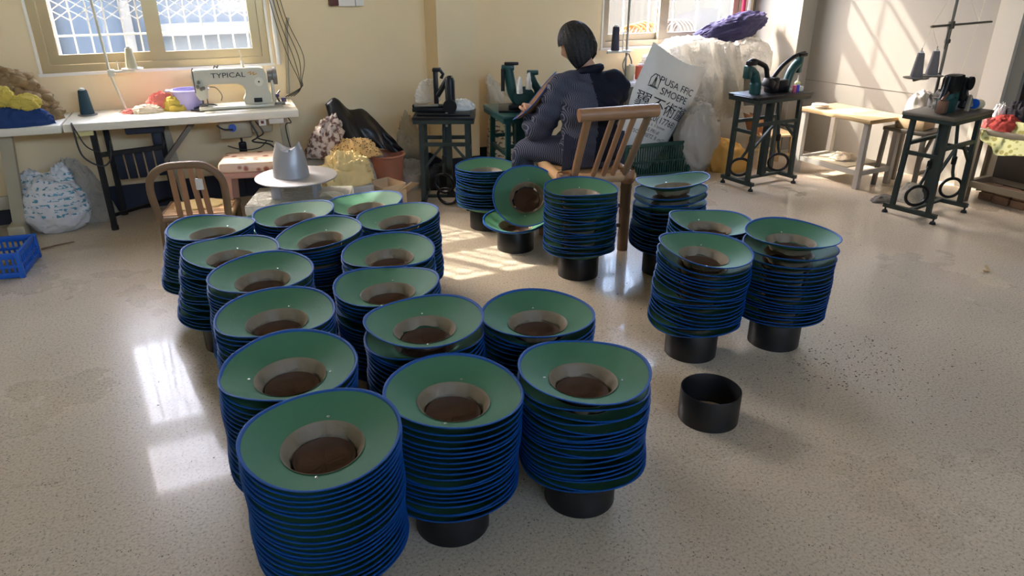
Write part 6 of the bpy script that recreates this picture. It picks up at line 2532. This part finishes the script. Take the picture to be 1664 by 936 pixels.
for sx in (-1, 1):
    for sy in (-1, 1):
        mb = MB()
        mb.beam((sx * 0.155, sy * 0.12, 0), (sx * 0.14, sy * 0.11, 0.286), 0.032, 0.03)
        mb.build('leg', M['wood_l'], st, smooth=False)
mb = MB()
for sy in (-1, 1):
    mb.beam((-0.15, sy * 0.115, 0.12), (0.15, sy * 0.115, 0.12), 0.018, 0.022)
mb.build('stretcher', M['wood_l'], st, smooth=False)
mb = MB()
mb.add([(-0.15 + 0.03 * math.cos(a) - 0.06 * t, -0.12 + 0.24 * k / 8, 0.306 + 0.16 * t) for t in (0, 0.5, 1) for k in range(9) for a in (0, PI)],
       [(2 * (r0 * 9 + k) + a, 2 * (r0 * 9 + k + 1) + a, 2 * ((r0 + 1) * 9 + k + 1) + a, 2 * ((r0 + 1) * 9 + k) + a) for r0 in range(2) for k in range(8) for a in (0, 1)])
mb.build('backrest', mat('brown_ply', (150, 104, 66), 0.5), st)

st2 = thing('metal_table', 'low grey metal table with box between the stand and wall', 'table', (5.42, 3.84, 0), R(8))
mb = MB()
mb.bbox((0, 0, 0.47), (0.30, 0.36, 0.03), 0.006)
mb.build('table_top', M['steel_d'], st2)
for sx in (-1, 1):
    for sy in (-1, 1):
        mb = MB()
        mb.beam((sx * 0.145, sy * 0.165, 0), (sx * 0.13, sy * 0.155, 0.456), 0.03, 0.03)
        mb.build('leg', M['steel_d'], st2, smooth=False)
mb = MB()
mb.beam((-0.13, -0.16, 0.25), (0.0, -0.16, 0.45), 0.02, 0.02)
mb.beam((-0.135, -0.16, 0.16), (0.135, -0.16, 0.16), 0.024, 0.024)
mb.build('brace', M['steel_d'], st2, smooth=False)
bx2 = thing('paper_carton', 'pale open carton on the low grey metal table', 'box', (5.43, 3.84, 0.486), R(14))
mb = MB()
mb.bbox((0, 0, 0.045), (0.22, 0.2, 0.09), 0.004)
mb.build('carton_body', M['card'], bx2)
mb = MB()
mb.bbox((0.0, 0, 0.094), (0.2, 0.17, 0.008), 0.003)
mb.build('lid', M['paper'], bx2)
mb = MB()
mb.blob((0, 0, 0), (0.13, 0.10, 0.18), 151, 0.12, 2, 40, 22, p=0.8)
tag(mb.build('white_bundle', mat('dusty_white_cloth', (206, 200, 190), 0.7), loc=(5.45, 3.85, 0.585), ang=80), 'dusty white bundle on the pale carton', 'cloth')
mb = MB()
mb.blob((0, 0, 0), (0.13, 0.10, 0.13), 152, 0.16, 2.4, 40, 22)
tag(mb.build('clear_bag', M['film'], loc=(5.15, 3.55, 0), ang=80), 'crumpled clear bag on floor behind the rightmost stand', 'bag')
mb = MB()
mb.blob((0, 0, 0), (0.11, 0.06, 0.05), 153, 0.16, 2.4, 40, 18)
tag(mb.build('floor_rag', M['grey_cloth'], loc=(4.93, 3.62, 0), ang=80), 'small grey rag on floor behind the rightmost stand', 'cloth')

# steel table at the right edge
sx0, sx1, sy0, sy1 = 5.50, 5.86, 2.35, 3.40
stl = thing('steel_table', 'stainless steel table at the right edge of the picture', 'table', ((sx0 + sx1) / 2, (sy0 + sy1) / 2, 0), R(3))
w_, d_ = sx1 - sx0, sy1 - sy0
mb = MB()
mb.bbox((0, 0, 0.545), (w_, d_, 0.045), 0.006)
mb.build('table_top', M['shelf_metal'], stl)
for a in (-1, 1):
    for b in (-1, 1):
        mb = MB()
        mb.beam((a * (w_ / 2 - 0.03), b * (d_ / 2 - 0.03), 0), (a * (w_ / 2 - 0.03), b * (d_ / 2 - 0.03), 0.525), 0.05, 0.05)
        mb.build('leg', M['shelf_metal'], stl, smooth=False)
mb = MB()
for a in (-1, 1):
    mb.beam((a * (w_ / 2 - 0.03), -d_ / 2 + 0.03, 0.14), (a * (w_ / 2 - 0.03), d_ / 2 - 0.03, 0.14), 0.035, 0.045)
for b in (-1, 0, 1):
    mb.beam((-w_ / 2 + 0.03, b * (d_ / 2 - 0.03), 0.14), (w_ / 2 - 0.03, b * (d_ / 2 - 0.03), 0.14), 0.035, 0.045)
mb.build('lower_frame', M['shelf_metal'], stl, smooth=False)
mb = MB()
mb.bbox((0.13, 0.0, 0.33), (0.012, d_ * 0.9, 0.34), 0.003)
mb.build('back_panel', M['door_dark'], stl)
mb = MB()
mb.bbox((0.121, 0.12, 0.26), (0.006, 0.20, 0.07), 0.001)
mb.build('paper_notice', M['paper'], stl)
r = random.Random(3)
k = 0
for row in range(2):
    for i in range(5, 8):
        mb = MB()
        mb.bbox((0, 0, 0.03), (0.11, 0.12 + r.uniform(-0.02, 0.02), 0.058), 0.008, rot=(0, 0, r.uniform(-0.15, 0.15)))
        o = mb.build('rubble_brick', M['brick'], loc=(5.71 + r.uniform(-0.02, 0.02), 2.42 + i * 0.125, row * 0.059))
        tag(o, '%s brick of the %s course under the steel table' % (['first', 'second', 'third', 'fourth', 'fifth', 'sixth', 'seventh', 'eighth'][7 - i], 'lower' if row == 0 else 'upper'), 'brick', 'loose bricks under the steel table')
for (dx, dy, rr, sd, mm, lab) in (
        (5.58, 3.24, (0.10, 0.11, 0.10), 161, 'red_cloth', 'brick red cloth in the bright heap on the steel table'),
        (5.67, 3.35, (0.07, 0.06, 0.16), 162, 'white_pl', 'white cloth at the back of the heap on the steel table'),
        (5.69, 3.22, (0.09, 0.10, 0.19), 163, 'dark_cloth', 'dark patterned cloth in the heap on the steel table'),
        (5.555, 3.345, (0.05, 0.05, 0.07), 164, 'pink_cloth', 'small coral cloth at the left end of the steel table heap')):
    mb = MB()
    mb.blob((0, 0, 0), rr, sd, 0.18, 2.4, 44, 24, p=0.8)
    tag(mb.build('cloth_piece', M[mm], loc=(dx, dy, 0.568), ang=80), lab, 'cloth')
drape('lime_cloth', M['lime_cloth'], ([(0.10, 0.23, 0.05), (0.06, 0.1, 0.07), (0.05, -0.05, 0.07), (0.06, -0.25, 0.05)], [(-0.055, 0.19, -0.02), (-0.065, 0.08, -0.13), (-0.065, -0.06, -0.15), (-0.06, -0.28, -0.08)]),
      'lime printed cloth hanging over the steel table edge', (5.50, 3.13, 0.568), 'cloth', 0.012, 9, 0.014, 20, 30)

# ------------------------------------------------------------------ small things on the floor
mb = MB()
mb.tube(spline([(-0.035, 0, 0.004), (0.0, 0.012, 0.008), (0.03, 0.0, 0.006), (0.035, 0.03, 0.03)]), [0.004] * 8 + [0.012] * 8 + [0.008] * 8 + [0.002], 8, flat=0.4)
tag(mb.build('paper_scrap', M['card'], loc=(4.235, 2.347, 0.003)), 'curled pale paper scrap alone on the right-hand floor', 'paper')
for i, (x, y, a) in enumerate(((3.98, 4.55, 0.3), (4.02, 4.36, 1.2), (4.55, 4.02, 2.0), (3.86, 3.55, 0.8))):
    mb = MB()
    mb.tube(spline([(0, 0, 0.003), (0.05, 0.03, 0.003), (0.11, -0.01, 0.004), (0.15, 0.03, 0.003)]), 0.0028, 5)
    tag(mb.build('thread_scrap', M['rope'], loc=(x, y, 0.001), rz=a), 'white thread scrap on floor ' + ('left of the two-armed machine stand', 'under the two-armed machine stand', 'between the two-armed stand and work table', 'in the open floor before the two-armed stand')[i], 'thread')
mb = MB()
r = random.Random(12)
for (cx, cy, sx_, sy_, n_) in ((2.55, 1.95, 0.16, 0.12, 110), (2.75, 1.8, 0.25, 0.2, 110), (2.2, 2.75, 0.12, 0.3, 60), (0.05, 2.9, 0.15, 0.35, 30), (3.2, 2.2, 0.8, 0.8, 40)):
    for i in range(n_):
        x, y, a, l_ = r.gauss(cx, sx_), r.gauss(cy, sy_), r.uniform(0, 3.14), r.uniform(0.003, 0.010)
        mb.box((x, y, 0.0012), (l_, 0.0022, 0.0016), (0, 0, a))
o = mb.build('floor_clippings', M['cable'], smooth=False)
tag(o, 'dark thread clippings sprinkled over the floor near the ring', 'clippings', kind='stuff')
